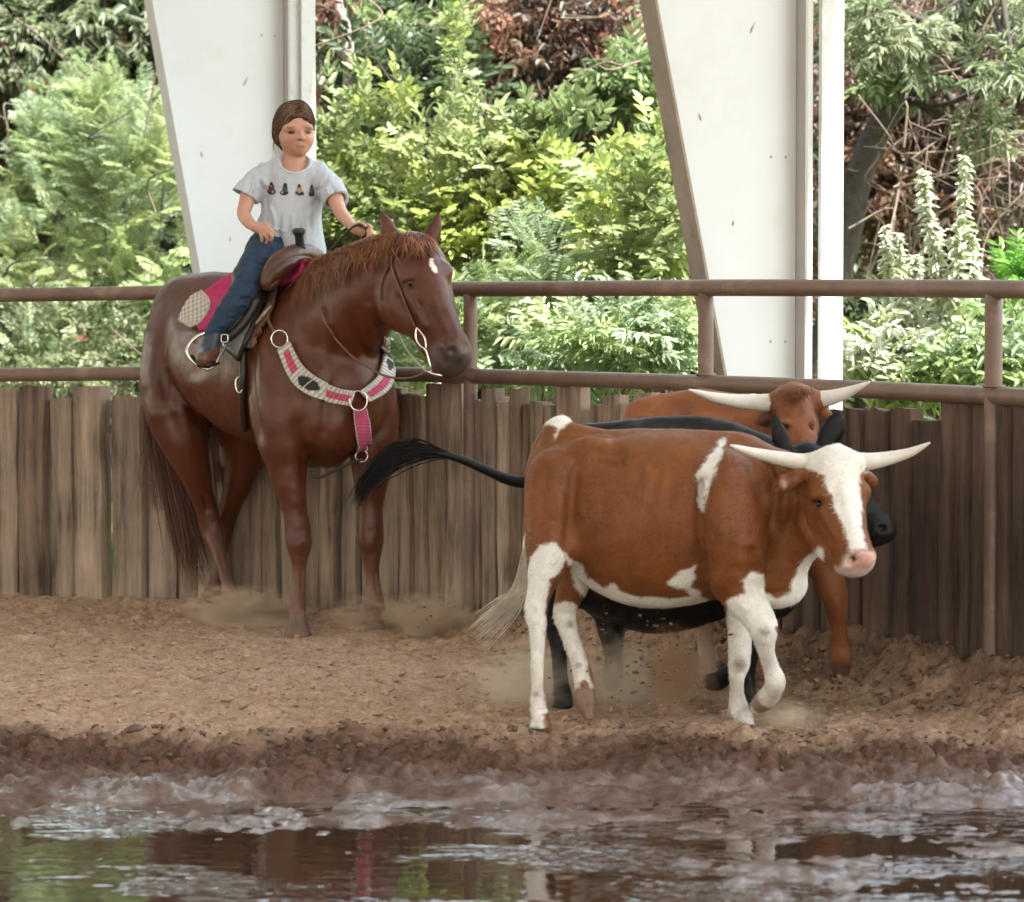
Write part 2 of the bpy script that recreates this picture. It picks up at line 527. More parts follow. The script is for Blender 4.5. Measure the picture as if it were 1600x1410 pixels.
WATER_Z = -0.045
_hp = np.random.default_rng(21)
PRINTS = np.stack([_hp.uniform(-2.5, 2.3, 230), _hp.uniform(9.9, 15.4, 230), _hp.uniform(.035, .065, 230), _hp.uniform(.010, .026, 230), _hp.uniform(0, 6.28, 230)], 1)
def hoofprints(x, y):
    out = np.zeros_like(x)
    for (a, b_, r, d, t) in PRINTS:
        m = (np.abs(x-a) < .22) & (np.abs(y-b_) < .22)
        if not m.any(): continue
        q = np.hypot((x[m]-a)*math.cos(t)+(y[m]-b_)*math.sin(t), ((y[m]-b_)*math.cos(t)-(x[m]-a)*math.sin(t))*1.25)
        out[m] += -d*np.exp(-(q/r)**4) + .55*d*np.exp(-((q-1.35*r)/(.4*r))**2)
    return out
def ground_h(x, y):
    fy = fence_y(x)
    d = (fy - y)*0.75
    n1 = fbm(x*2.2, y*2.2, 0.3, 3)
    n2 = fbm(x*8, y*8, 1.7, 3)
    n3 = np.abs(fbm(x*17, y*17, 5.1, 3, 0.6))
    n3 = np.tanh(1.6*n3)*0.75
    mud = sstep(11.1, 10.3, y)
    wet = sstep(10.25, 9.55, y + 0.25*n1)
    right = sstep(-0.6, 0.8, x)
    z = 0.013*n1 + 0.012*n2 + 0.020*(n3 - 0.35)
    z = z + mud*(0.014*n1 + 0.016*n2 + 0.026*(n3-0.35))
    ridge = np.exp(-((y - 10.72 - 0.14*pnoise(x*1.6, 0.5, 2.0))/0.22)**2)
    z = z + ridge*0.020*(0.6 + n2)
    low = -0.022*sstep(9.4, 10.2, y) + 0.018*sstep(9.4, 8.8, y)*(1-right) + 0.006*right*sstep(9.6, 9.0, y)
    flat = WATER_Z + 0.012*n1 + 0.014*n2 + 0.008*pnoise(x*22, y*13, 2.2) + 0.002*pnoise(x*50, y*40, 4.2) + 0.011*(n3-0.35) - low
    z = z*(1-wet) + flat*wet
    z = z + hoofprints(x, y)*(1-.6*wet)
    bank = np.exp(-(np.maximum(d, 0)/0.42)**2)*sstep(-0.7, 0.9, x)
    z = z + bank*(0.14 + 0.045*n2 + 0.035*(n3-0.3)) + 0.03*np.exp(-(np.maximum(d, 0)/0.25)**2)
    out = sstep(0.0, 0.5, -d)
    z = z*(1-out) + out*(0.02 + 0.05*fbm(x*0.5, y*0.5, 9.0, 2))
    return z
def axis(dense0, dense1, step, far):
    g = [dense1]; s = step
    while g[-1] < far: s *= 1.35; g.append(g[-1]+s)
    h = [dense0]; s = step
    while h[-1] > -far: s *= 1.35; h.append(h[-1]-s)
    return np.array(h[:0:-1] + list(np.arange(dense0, dense1, step)) + g)
gx = axis(-2.75, 2.75, 0.0125, 400.0)
gy = axis(7.2, 16.6, 0.0165, 400.0)
GX, GY = np.meshgrid(gx, gy, indexing='ij')
gz = ground_h(GX, GY)
gv = np.stack([GX, GY, gz], 2).reshape(-1, 3)
ii = np.arange(GX.size).reshape(GX.shape)
gf = np.stack([ii[:-1, :-1], ii[1:, :-1], ii[1:, 1:], ii[:-1, 1:]], 2).reshape(-1, 4)
x, y = gv[:, 0], gv[:, 1]
jit = 0.35*fbm(x*1.7, y*1.7, 4.0, 4)
damp = np.clip(sstep(11.05, 10.35, y + jit*0.7) + 0.7*sstep(1.0, 0.0, (fence_y(x)-y)*0.75 + 0.5*jit)*sstep(-0.3, 0.9, x), 0, 1)
wetm = sstep(10.3, 9.7, y + 0.5*jit)*(0.25 + 0.75*sstep(-.15, .35, fbm(x*6, y*4, 8.0, 3) + .6*sstep(9.7, 9.0, y) + .35*sstep(-.2, 1.0, x)))
grs = sstep(0.1, 0.6, y - fence_y(x))
ground_col = np.stack([damp, wetm, grs], 1)
gm, nt, b = nt_new('arena_dirt')
at = N(nt, 'ShaderNodeAttribute', attribute_name='Col')
sp = N(nt, 'ShaderNodeSeparateColor'); nt.links.new(at.outputs['Color'], sp.inputs[0])
n1 = noise_node(nt, 9, 8, 0.7); n2 = noise_node(nt, 55, 6, 0.7); n3 = noise_node(nt, 260, 4, 0.7)
def ramp(src, stops):
    r = nt.nodes.new('ShaderNodeValToRGB')
    while len(r.color_ramp.elements) < len(stops): r.color_ramp.elements.new(0.5)
    for e, (p, c) in zip(r.color_ramp.elements, stops): e.position = p; e.color = (*c, 1)
    nt.links.new(src, r.inputs[0]); return r.outputs[0]
addn = N(nt, 'ShaderNodeMath', operation='MULTIPLY_ADD'); addn.inputs[1].default_value = 0.55
nt.links.new(n2.outputs['Fac'], addn.inputs[0])
mul = N(nt, 'ShaderNodeMath', operation='MULTIPLY'); mul.inputs[1].default_value = 0.45
nt.links.new(n1.outputs['Fac'], mul.inputs[0]); nt.links.new(mul.outputs[0], addn.inputs[2])
dry = ramp(addn.outputs[0], [(0.32, (0.185, 0.108, 0.070)), (0.48, (0.40, 0.258, 0.172)), (0.64, (0.60, 0.425, 0.305))])
moist = ramp(addn.outputs[0], [(0.3, (0.055, 0.026, 0.017)), (0.5, (0.115, 0.060, 0.041)), (0.7, (0.21, 0.125, 0.09))])
wetc = ramp(addn.outputs[0], [(0.3, (0.070, 0.037, 0.024)), (0.5, (0.135, 0.076, 0.052)), (0.7, (0.22, 0.135, 0.098))])
grass = ramp(addn.outputs[0], [(0.3, (0.03, 0.05, 0.015)), (0.5, (0.08, 0.11, 0.03)), (0.7, (0.2, 0.2, 0.07))])
def mixc(f, a, bb):
    m = nt.nodes.new('ShaderNodeMix'); m.data_type = 'RGBA'
    nt.links.new(f, m.inputs['Factor']); nt.links.new(a, m.inputs['A']); nt.links.new(bb, m.inputs['B']); return m.outputs['Result']
c = mixc(sp.outputs[0], dry, moist); c = mixc(sp.outputs[1], c, wetc); c = mixc(sp.outputs[2], c, grass)
nt.links.new(c, b.inputs['Base Color'])
mr = N(nt, 'ShaderNodeMapRange'); mr.inputs['To Min'].default_value = 0.92; mr.inputs['To Max'].default_value = 0.08
nt.links.new(sp.outputs[1], mr.inputs['Value']); nt.links.new(mr.outputs[0], b.inputs['Roughness'])
b.inputs['IOR'].default_value = 1.5
sl = N(nt, 'ShaderNodeMapRange'); sl.inputs['To Min'].default_value = 0.12; sl.inputs['To Max'].default_value = 0.9
nt.links.new(sp.outputs[1], sl.inputs['Value']); nt.links.new(sl.outputs[0], b.inputs['Specular IOR Level'])
bp1 = N(nt, 'ShaderNodeBump'); bp1.inputs['Strength'].default_value = 0.7; bp1.inputs['Distance'].default_value = 0.012
nt.links.new(n2.outputs['Fac'], bp1.inputs['Height'])
bst = N(nt, 'ShaderNodeMapRange'); bst.inputs['To Min'].default_value = 0.75; bst.inputs['To Max'].default_value = 0.30
nt.links.new(sp.outputs[1], bst.inputs['Value']); nt.links.new(bst.outputs[0], bp1.inputs['Strength'])
bp2 = N(nt, 'ShaderNodeBump'); bp2.inputs['Strength'].default_value = 0.15; bp2.inputs['Distance'].default_value = 0.004
nt.links.new(n3.outputs['Fac'], bp2.inputs['Height']); nt.links.new(bp1.outputs[0], bp2.inputs['Normal']); nt.links.new(bp2.outputs[0], b.inputs['Normal'])
tag(mesh('ground', gv, gf, gm, col=ground_col), kind='structure')

# puddle water lying in the low mud
wm, nt, b = nt_new('muddy_water')
b.inputs['Base Color'].default_value = (0.055, 0.032, 0.02, 1); b.inputs['Roughness'].default_value = 0.015
b.inputs['IOR'].default_value = 1.4; b.inputs['Specular IOR Level'].default_value = 0.8
nw = noise_node(nt, 9, 2, 0.5, (1.0, 2.0, 1.0)); npz = noise_node(nt, 1.1, 3, 0.6, (1.0, 1.8, 1.0))
mrw = N(nt, 'ShaderNodeMapRange'); mrw.inputs['From Min'].default_value = 0.50; mrw.inputs['From Max'].default_value = 0.66
mrw.inputs['To Min'].default_value = 0.03; mrw.inputs['To Max'].default_value = 0.75
tcw = N(nt, 'ShaderNodeTexCoord'); sxw = N(nt, 'ShaderNodeSeparateXYZ'); nt.links.new(tcw.outputs['Object'], sxw.inputs[0])
mxw = N(nt, 'ShaderNodeMapRange'); mxw.inputs['From Min'].default_value = -0.5; mxw.inputs['From Max'].default_value = 1.0; mxw.inputs['To Max'].default_value = 0.10
nt.links.new(sxw.outputs['X'], mxw.inputs['Value'])      # the right half is still stirred up by the cattle
adw = N(nt, 'ShaderNodeMath', operation='ADD'); nt.links.new(npz.outputs['Fac'], adw.inputs[0]); nt.links.new(mxw.outputs[0], adw.inputs[1])
nt.links.new(adw.outputs[0], mrw.inputs['Value'])
bw = N(nt, 'ShaderNodeBump'); bw.inputs['Distance'].default_value = 0.035; nt.links.new(mrw.outputs[0], bw.inputs['Strength'])
nt.links.new(nw.outputs['Fac'], bw.inputs['Height']); nt.links.new(bw.outputs[0], b.inputs['Normal'])
wx, wy = np.linspace(-6, 6, 30), np.linspace(3, 10.9, 30)
WX, WY = np.meshgrid(wx, wy, indexing='ij'); wi = np.arange(900).reshape(30, 30)
tag(mesh('water', np.stack([WX, WY, np.full_like(WX, WATER_Z)], 2).reshape(-1, 3), np.stack([wi[:-1, :-1], wi[1:, :-1], wi[1:, 1:], wi[:-1, 1:]], 2).reshape(-1, 4), wm), kind='structure')

# loose clods on the mud and along the bank
def clod_template(seed):
    v, f = sphere_geo((0, 0, 0), 1.0, 8, 6)
    n = fbm(v[:, 0]*1.7+seed*7, v[:, 1]*1.7, v[:, 2]*1.7, 3)
    return v*(0.85+0.9*n)[:, None]*[1, 1, 0.6], np.array(f)
clod_t = [clod_template(i) for i in range(5)]
clod_mat = material('clod_earth', (0.16, 0.10, 0.072), 0.85, var=0.5, nscale=14, bump=0.6, bscale=90)
def strew(name, xx, yy, r, mat, label, cat):
    zz = ground_h(xx, yy); parts = []
    for i in range(len(xx)):
        v, f = clod_t[i % 5]; a = RNG.uniform(0, 6.28); ca, sa = math.cos(a), math.sin(a)
        w = v*r[i]*RNG.uniform(0.7, 1.3, 3)
        w = np.stack([w[:, 0]*ca-w[:, 1]*sa, w[:, 0]*sa+w[:, 1]*ca, w[:, 2]], 1)
        parts.append((w+[xx[i], yy[i], zz[i] + r[i]*0.35], f))
    v, f = joinm(parts)
    tag(mesh(name, v, f, mat), label, cat, kind='stuff')
xx = np.concatenate([RNG.uniform(-2.4, 2.4, 800), RNG.uniform(-0.1, 2.2, 700)])
yy = np.concatenate([RNG.normal(10.65, 0.2, 800), fence_y(xx[800:]) - np.abs(RNG.normal(0.25, 0.35, 700)) - 0.06])
rr = np.abs(RNG.normal(0, 0.006, 1500)) + 0.004
ok = (yy > 9.7) & (yy < 16)
strew('clods', xx[ok], yy[ok], rr[ok], clod_mat, 'dark loose clods of churned earth scattered over the arena floor', 'earth clods')
yy = 16.2 - 5.2*RNG.random(2200)**0.8; xx = RNG.uniform(-2.5, 1.2, 2200)
ok = (yy < fence_y(xx) - 0.1) & (yy > 11)
strew('dry_crumbs', xx[ok], yy[ok], np.abs(RNG.normal(0, 0.006, ok.sum())) + 0.003, material('dry_earth', (0.42, 0.27, 0.17), 0.9, var=0.4, nscale=20), 'dry tan crumbs of soil lying on the raked dirt', 'soil crumbs')

# ------------------------------------------------------------------ fence
pipe_mat = material('painted_pipe', (0.17, 0.105, 0.078), 0.5, var=0.2, nscale=8, bump=0.15, bscale=120, dark=(0.27, 0.19, 0.145), dscale=6, stretch=(1, 1, 0.4))
fence = thing('arena_fence', P(735, 925, 14.4), 'arena fence of two brown pipe rails above a wall of upright weathered wood slabs', 'fence')
for i in (2, 3):
    pts = [P(a[0], a[i], a[1]) for a in _fq]
    tube('rail', pts, 0.0335, pipe_mat, fence, 14)
for px, to_ground in ((350, 1), (735, 1), (1103, 1), (1553, 1)):
    Y, t, l = fence_at(px)
    a = P(px, t, Y); bpt = a.copy(); bpt[2] = -0.1
    pts = np.linspace(a - [0, 0, 0.02], bpt, 14)
    tube('post', pts, 0.031, pipe_mat, fence, 14)
    for yy in (l,):
        c = P(px, yy, Y); w = np.array([[math.cos(t)*0.036, math.sin(t)*0.036, 0] for t in np.linspace(0, 6.283, 13)]) + c + [0, 0, 0.034]
        tube('weld_bead', w, 0.005, pipe_mat, fence, 5, cap=False)
def wood_mat(i, c):
    m, nt, b = nt_new('weathered_wood_%d' % i)
    n = noise_node(nt, 7, 8, 0.7, (3.2, 3.2, 0.22)); n2 = noise_node(nt, 3.0, 4, 0.6)
    mx = nt.nodes.new('ShaderNodeMath'); mx.operation = 'MULTIPLY_ADD'; mx.inputs[1].default_value = 0.7
    m3 = nt.nodes.new('ShaderNodeMath'); m3.operation = 'MULTIPLY'; m3.inputs[1].default_value = 0.3
    nt.links.new(n2.outputs['Fac'], m3.inputs[0]); nt.links.new(n.outputs['Fac'], mx.inputs[0]); nt.links.new(m3.outputs[0], mx.inputs[2])
    r = nt.nodes.new('ShaderNodeValToRGB'); e = r.color_ramp.elements
    e.new(0.5); c = np.array(c)
    for el, (p, k) in zip(e, ((0.36, 0.26), (0.49, 1.0), (0.67, 1.75))): el.position = p; el.color = (*np.clip(c*k, 0, 1), 1)
    nt.links.new(mx.outputs[0], r.inputs[0]); nt.links.new(r.outputs[0], b.inputs['Base Color'])
    b.inputs['Roughness'].default_value = 0.88
    bp = nt.nodes.new('ShaderNodeBump'); bp.inputs['Strength'].default_value = 0.9; bp.inputs['Distance'].default_value = 0.012
    nt.links.new(n.outputs['Fac'], bp.inputs['Height']); nt.links.new(bp.outputs[0], b.inputs['Normal'])
    return m
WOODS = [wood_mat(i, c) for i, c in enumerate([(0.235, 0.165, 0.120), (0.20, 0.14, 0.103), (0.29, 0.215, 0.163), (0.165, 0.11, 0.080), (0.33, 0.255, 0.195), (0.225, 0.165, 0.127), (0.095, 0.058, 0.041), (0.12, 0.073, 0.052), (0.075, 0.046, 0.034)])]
def plank(c0, tang, w, h, lean, bow, seed, mat):
    nrm = np.array([tang[1], -tang[0], 0.0])   # towards the camera
    if nrm[1] > 0: nrm = -nrm
    T = np.array([tang[0], tang[1], 0.0]); L = 11
    rr_ = random.Random(seed*13); e1, e2, tw = rr_.uniform(.018, .036), rr_.uniform(.018, .036), rr_.uniform(-.012, .012)
    prof = [(-.5, -.02), (-.485, e1), (-.40, .040-tw), (-.12, .047-.3*tw), (.13, .046+.3*tw), (.40, .039+tw), (.485, e2), (.5, -.02)]
    nrm_off = rr_.uniform(-.016, .014)
    c0 = c0 + nrm*nrm_off
    V = []
    for i in range(L):
        t = i/(L-1); z = -0.12 + (h+0.12)*t
        wob = 0.010*pnoise(t*3.1, seed*3.3, 0.2); ws = 1 + 0.09*pnoise(t*4, seed*1.7, 7.0)
        for (a, d) in prof:
            q = c0 + T*(a*w*ws + wob + lean*z + bow*math.sin(t*3.1)) + nrm*(d + 0.009*pnoise(a*5, t*5, seed*2.1))
            zz = z + (0.014*pnoise(a*3, seed*5.0, 1.0) if i == L-1 else 0)
            V.append(q + np.array([0, 0, zz]))
    n = len(prof); Fq = []
    for i in range(L-1):
        for j in range(n):
            k = (j+1) % n
            Fq.append((i*n+j, i*n+k, (i+1)*n+k, (i+1)*n+j))
    Fq.append(tuple((L-1)*n+j for j in range(n)))
    o = mesh('plank', V, Fq, mat, fence, False)
    return o
# plank edges that can be read off the photograph on the left, then at random along the curve
edges = [(-60, -30), (-29, 1), (1, 29), (33, 77), (81, 121), (122, 171), (176, 231), (233, 277), (279, 312), (314, 345), (347, 359)]
rp = random.Random(3)
px = -62.0
while px > -880:
    wpx = rp.uniform(26, 50); edges.append((px-wpx, px)); px -= wpx + rp.choice([.6, 1.5, 3])
px = 361.0
while px < 1720:
    Y = fence_at(px)[0]
    w = rp.uniform(0.058, 0.125) if px < 1180 else rp.uniform(0.075, 0.15)
    obl = 0.86 if px < 600 else 0.62
    wpx = w*F_PX/Y*obl
    edges.append((px, px+wpx)); px += wpx + rp.choice([1.4, 1.8, 2.4, 3.2, 4.2])
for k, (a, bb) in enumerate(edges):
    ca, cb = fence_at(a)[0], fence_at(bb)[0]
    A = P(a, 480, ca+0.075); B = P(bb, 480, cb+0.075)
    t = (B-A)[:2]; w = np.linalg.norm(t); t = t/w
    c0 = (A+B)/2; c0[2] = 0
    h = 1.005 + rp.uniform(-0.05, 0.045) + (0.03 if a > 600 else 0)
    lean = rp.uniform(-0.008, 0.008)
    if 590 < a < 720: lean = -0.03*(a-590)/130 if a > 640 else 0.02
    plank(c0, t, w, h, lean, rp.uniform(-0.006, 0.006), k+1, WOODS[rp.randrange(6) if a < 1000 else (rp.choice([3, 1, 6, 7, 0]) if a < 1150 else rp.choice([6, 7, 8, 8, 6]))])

# ------------------------------------------------------------------ steel columns and the roof they carry
white_paint = material('white_painted_steel', (0.67, 0.685, 0.715), 0.45, var=0.04, nscale=2.0, bump=0.06, bscale=3, bdist=0.02, dark=(0.63, 0.63, 0.625), dscale=2.2)
tan_steel = material('brown_flange_steel', (0.30, 0.24, 0.20), 0.6, var=0.2, nscale=6, bump=0.1, bscale=60, dark=(0.20, 0.14, 0.11), dscale=9)  # mottled brown for the inner flange of the right column
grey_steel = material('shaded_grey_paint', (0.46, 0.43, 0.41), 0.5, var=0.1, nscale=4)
worn_white = material('worn_white_trim', (0.64, 0.65, 0.64), 0.5, var=0.08, nscale=5, dark=(0.45, 0.40, 0.33), dscale=5)
U = np.array([0.94, 0.34, 0.0]); U /= np.linalg.norm(U); VN = np.array([U[1], -U[0], 0.0])
TOPZ = 5.55
def column(Y, xin0, xin590, xout0, xout590, label, flmat, extra):
    """pixel positions of the web's inner (tapered) and outer (upright) edge at py 0 and py 590"""
    c0 = P(xout590, 590, Y)
    s = F_PX/Y
    z0, z590 = P(0, 0, Y)[2], P(0, 590, Y)[2]
    root = thing('steel_column', (c0[0], c0[1], 0), label, 'column', 'tapered white columns of the arena roof')
    def win(z):    # web width at height z, metres along U
        t = (z - z590)/(z0-z590)
        return ((xout590-xin590)*(1-t) + (xout0-xin0)*t)/s/U[0]
    base = np.array([c0[0], c0[1], 0.0])
    zs = np.linspace(-0.05, TOPZ, 12)
    def slab(name, uf0, uf1, v0, v1, mat):
        V = []
        for z in zs:
            for (uu, vv) in ((uf0(z), v0), (uf1(z), v0), (uf1(z), v1), (uf0(z), v1)):
                V.append(base + U*uu + VN*vv + [0, 0, z])
        Fq = []
        for i in range(len(zs)-1):
            for j in range(4):
                k = (j+1) % 4
                Fq.append((i*4+j, i*4+k, i*4+4+k, i*4+4+j))
        Fq += [(3, 2, 1, 0), tuple(len(zs)*4-4+j for j in range(4))]
        return mesh(name, V, Fq, mat, root, False)
    slab('web', lambda z: -win(z)+0.002, lambda z: -0.002, -0.006, 0.006, white_paint)
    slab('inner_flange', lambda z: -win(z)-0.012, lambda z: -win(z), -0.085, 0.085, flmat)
    slab('outer_flange', lambda z: 0.0, lambda z: 0.012, -0.10, 0.10, grey_steel)  # grey, not web white: shade on its inward face put into the colour
    # stiffener bead along the tapered edge and bolts
    slab('weld_seam', lambda z: -win(z)+0.006, lambda z: -win(z)+0.014, 0.0065, 0.012, grey_steel)
    for (u0, u1, nm, v) in extra:
        slab(nm, lambda z: u0, lambda z: u1, v-0.03, v, worn_white)
    for zz in (1.25, 2.05, 2.85):
        for du in (.05, .12):
            v, f = sphere_geo(base + U*(-du) + VN*.006 + [0, 0, zz], .007, 8, 6, (1, .6, 1)); mesh('bolt', v, f, grey_steel, root)
    for zz, uu_, ln_, tl in ((2.58, -.22, .05, .5), (2.2, -.45, .03, -.3), (1.75, -.3, .025, .2)):
        if uu_ > -win(zz)+.03:
            a_ = base + U*uu_ + VN*.0075 + [0, 0, zz]
            tube('scuff', [a_, a_ + U*ln_*.4*tl + [0, 0, ln_*.5], a_ + U*ln_*tl + [0, 0, ln_]], [.002, .005, .001], grey_steel, root, 5)
    # base plate
    v, f = box_geo(base + U*(-win(0)/2) + [0, 0, 0.01], win(0)/2+0.08, 0.13, 0.012, [U, VN, [0, 0, 1]])
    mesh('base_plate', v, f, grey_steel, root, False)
    return base
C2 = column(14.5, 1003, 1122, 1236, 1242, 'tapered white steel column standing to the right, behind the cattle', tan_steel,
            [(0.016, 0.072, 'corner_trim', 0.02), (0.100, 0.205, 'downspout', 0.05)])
C1 = column(17.9, 243, 343, 443, 444, 'tapered white steel column standing directly behind the rider', white_paint,
            [(0.016, 0.085, 'corner_trim', 0.02), (0.088, 0.165, 'downspout', 0.05)])
wl = (C1-C2); wl[2] = 0; wl /= np.linalg.norm(wl); wi_ = np.array([wl[1], -wl[0], 0.0])
if wi_[1] > 0: wi_ = -wi_
roof_mat = material('translucent_roof_panel', (0.87, 0.875, 0.87), 0.6, var=0.05, nscale=1.5, translucent=0.235)
def rp_(s, w, z): return C2*[1, 1, 0] + wl*s + wi_*w + [0, 0, z]
S0, S1, W0, W1, EZ = -18.0, 26.0, -0.5, 30.0, 5.6
V = []
for (s, w, z) in ((S0, W0, EZ), (S1, W0, EZ), (S1, W1/2, EZ+1.1), (S0, W1/2, EZ+1.1), (S0, W1, EZ), (S1, W1, EZ)):
    V.append(rp_(s, w, z)); V.append(rp_(s, w, z+0.05))
fq = [(0, 2, 4, 6), (1, 7, 5, 3), (6, 4, 10, 8), (7, 9, 11, 5), (0, 1, 3, 2), (8, 10, 11, 9), (0, 6, 7, 1), (6, 8, 9, 7), (2, 3, 5, 4), (4, 5, 11, 10)]
tag(mesh('roof', V, fq, roof_mat, None, False), kind='structure')

# ------------------------------------------------------------------ plants beyond the fence
def leaflet(L, w, fold=0.25, bend=0.15):
    v = np.array([[0, 0, 0], [.35*L, .5*w, fold*w], [.72*L, .36*w, fold*w*.7 - bend*L*.4], [L, 0, -bend*L], [.72*L, -.36*w, fold*w*.7 - bend*L*.4], [.35*L, -.5*w, fold*w]])
    return v, np.array([[0, 1, 2, 3], [0, 3, 4, 5]])
def rotz(a): c, s = math.cos(a), math.sin(a); return np.array([[c, -s, 0], [s, c, 0], [0, 0, 1]])
def roty(a): c, s = math.cos(a), math.sin(a); return np.array([[c, 0, s], [0, 1, 0], [-s, 0, c]])
def rotx(a): c, s = math.cos(a), math.sin(a); return np.array([[1, 0, 0], [0, c, -s], [0, s, c]])
def sprig(kind, seed):
    r = random.Random(seed); parts = []
    def put(pos, az, el, L, w, roll=0, bend=.15):
        v, f = leaflet(L, w, 0.25, bend)
        parts.append((v @ (rotz(az) @ roty(-el) @ rotx(roll)).T + pos, f))
    if kind == 'feather':
        S = 0.22
        for i in range(11):
            t = (i+1)/11; p = np.array([S*t, 0, -0.05*t*t]); L = 0.055*(math.sin(t*2.6)+.35)
            for s in (-1, 1): put(p, s*1.15+r.uniform(-.1, .1), r.uniform(-.25, .1), L, 0.011)
        put(np.array([S, 0, -.05]), 0, -.3, .03, .01)
    elif kind == 'broad':
        S = 0.17
        for i in range(4):
            t = (i+1)/4.3; p = np.array([S*t, 0, -0.03*t*t])
            for s in (-1, 1): put(p, s*(0.95+r.uniform(-.2, .2)), r.uniform(-.35, .25), 0.085*r.uniform(.8, 1.2), 0.036*r.uniform(.8, 1.2), r.uniform(-.4, .4))
        put(np.array([S, 0, -.04]), r.uniform(-.2, .2), -.2, .1, .042)
    elif kind == 'lance':
        S = 0.2
        for i in range(6):
            t = (i+.6)/6; p = np.array([S*t, 0, -0.05*t*t])
            for s in (-1, 1): put(p, s*(0.7+r.uniform(-.3, .3)), r.uniform(-.9, -.1), 0.105*r.uniform(.8, 1.2), 0.021, r.uniform(-.5, .5), .3)
    elif kind == 'tier':
        S = 0.05
        for i in range(5):
            put(np.array([S*i/5, 0, 0]), i*2.4+r.uniform(-.4, .4), r.uniform(-.35, .15), 0.115*r.uniform(.7, 1.15), 0.036, r.uniform(-.3, .3), .2)
    elif kind == 'dead':
        S = 0.25
        for i in range(6):
            t = (i+.5)/6; p = np.array([S*t, r.uniform(-.02, .02), -0.06*t*t])
            put(p, r.uniform(-2, 2), r.uniform(-1.3, .3), 0.075*r.uniform(.6, 1.2), 0.036*r.uniform(.6, 1.2), r.uniform(-1.5, 1.5), .5)
    # thin rachis
    parts.append((np.array([[0, -.0015, 0], [0, .0015, 0], [S, .001, -.05], [S, -.001, -.05]]), np.array([[0, 1, 2, 3]])))
    return joinm(parts)
SPR = {k: [sprig(k, i) for i in range(4)] for k in ('feather', 'broad', 'lance', 'tier', 'dead')}
def scatter(kind, pos, dirs, scale, cols, rng):
    """sprigs at pos pointing along dirs as one mesh"""
    V, Fc, C, n0 = [], [], [], 0
    which = rng.integers(0, 4, len(pos))
    for k in range(4):
        m = which == k
        n = m.sum()
        if not n: continue
        tv, tf = SPR[kind][k]
        X = dirs[m]; X = X/np.linalg.norm(X, axis=1)[:, None]
        up = np.tile([0, 0, 1.0], (n, 1)) + rng.normal(0, 0.35, (n, 3))
        Yv = np.cross(up, X); Yv /= np.linalg.norm(Yv, axis=1)[:, None] + 1e-9
        Z = np.cross(X, Yv)
        sc = scale[m][:, None, None]
        v = (tv[None, :, 0:1]*X[:, None] + tv[None, :, 1:2]*Yv[:, None] + tv[None, :, 2:3]*Z[:, None])*sc + pos[m][:, None]
        c = np.repeat(cols[m][:, None], len(tv), 1)*rng.uniform(0.82, 1.18, (n, len(tv), 1))
        V.append(v.reshape(-1, 3)); C.append(np.clip(c, 0, .8).reshape(-1, 3))
        Fc.append((tf[None] + (np.arange(n)*len(tv))[:, None, None] + n0).reshape(-1, 4)); n0 += n*len(tv)
    return np.vstack(V), np.vstack(Fc), np.vstack(C)
leaf_mat = material('leaf', attr=True, rough=0.42, var=0.0, translucent=0.42, spec=0.5)
bark_mat = material('bark', (0.13, 0.10, 0.08), 0.9, var=0.5, nscale=20, bump=0.8, bscale=40, stretch=(1, 1, .3))
dark_bark = material('dark_wet_bark', (.045, .035, .028), .9, var=.5, nscale=20, bump=.8, bscale=40)
grey_bark = material('pale_vine_bark', (0.30, 0.27, 0.24), 0.9, var=0.4, nscale=20, bump=0.8, bscale=40, stretch=(1, 1, .3))
PAL = {'lime': [(.36, .41, .19), (.28, .34, .15), (.46, .50, .27), (.21, .27, .11), (.40, .47, .15)],
       'green': [(.16, .22, .09), (.12, .17, .07), (.22, .29, .13), (.27, .34, .15)],
       'mint': [(.34, .43, .27), (.42, .51, .33), (.29, .38, .17), (.46, .53, .27)],
       'dark': [(.055, .08, .035), (.075, .105, .05), (.10, .13, .065)],
       'olive': [(.22, .26, .14), (.27, .30, .18), (.15, .19, .095)],
       'pale': [(.54, .57, .42), (.48, .53, .33), (.60, .62, .50), (.36, .45, .20)],
       'dead': [(.14, .078, .050), (.19, .105, .068), (.095, .058, .040), (.24, .115, .07), (.15, .115, .075), (.11, .085, .06)],
       'fresh': [(.20, .42, .08), (.26, .48, .11)]}
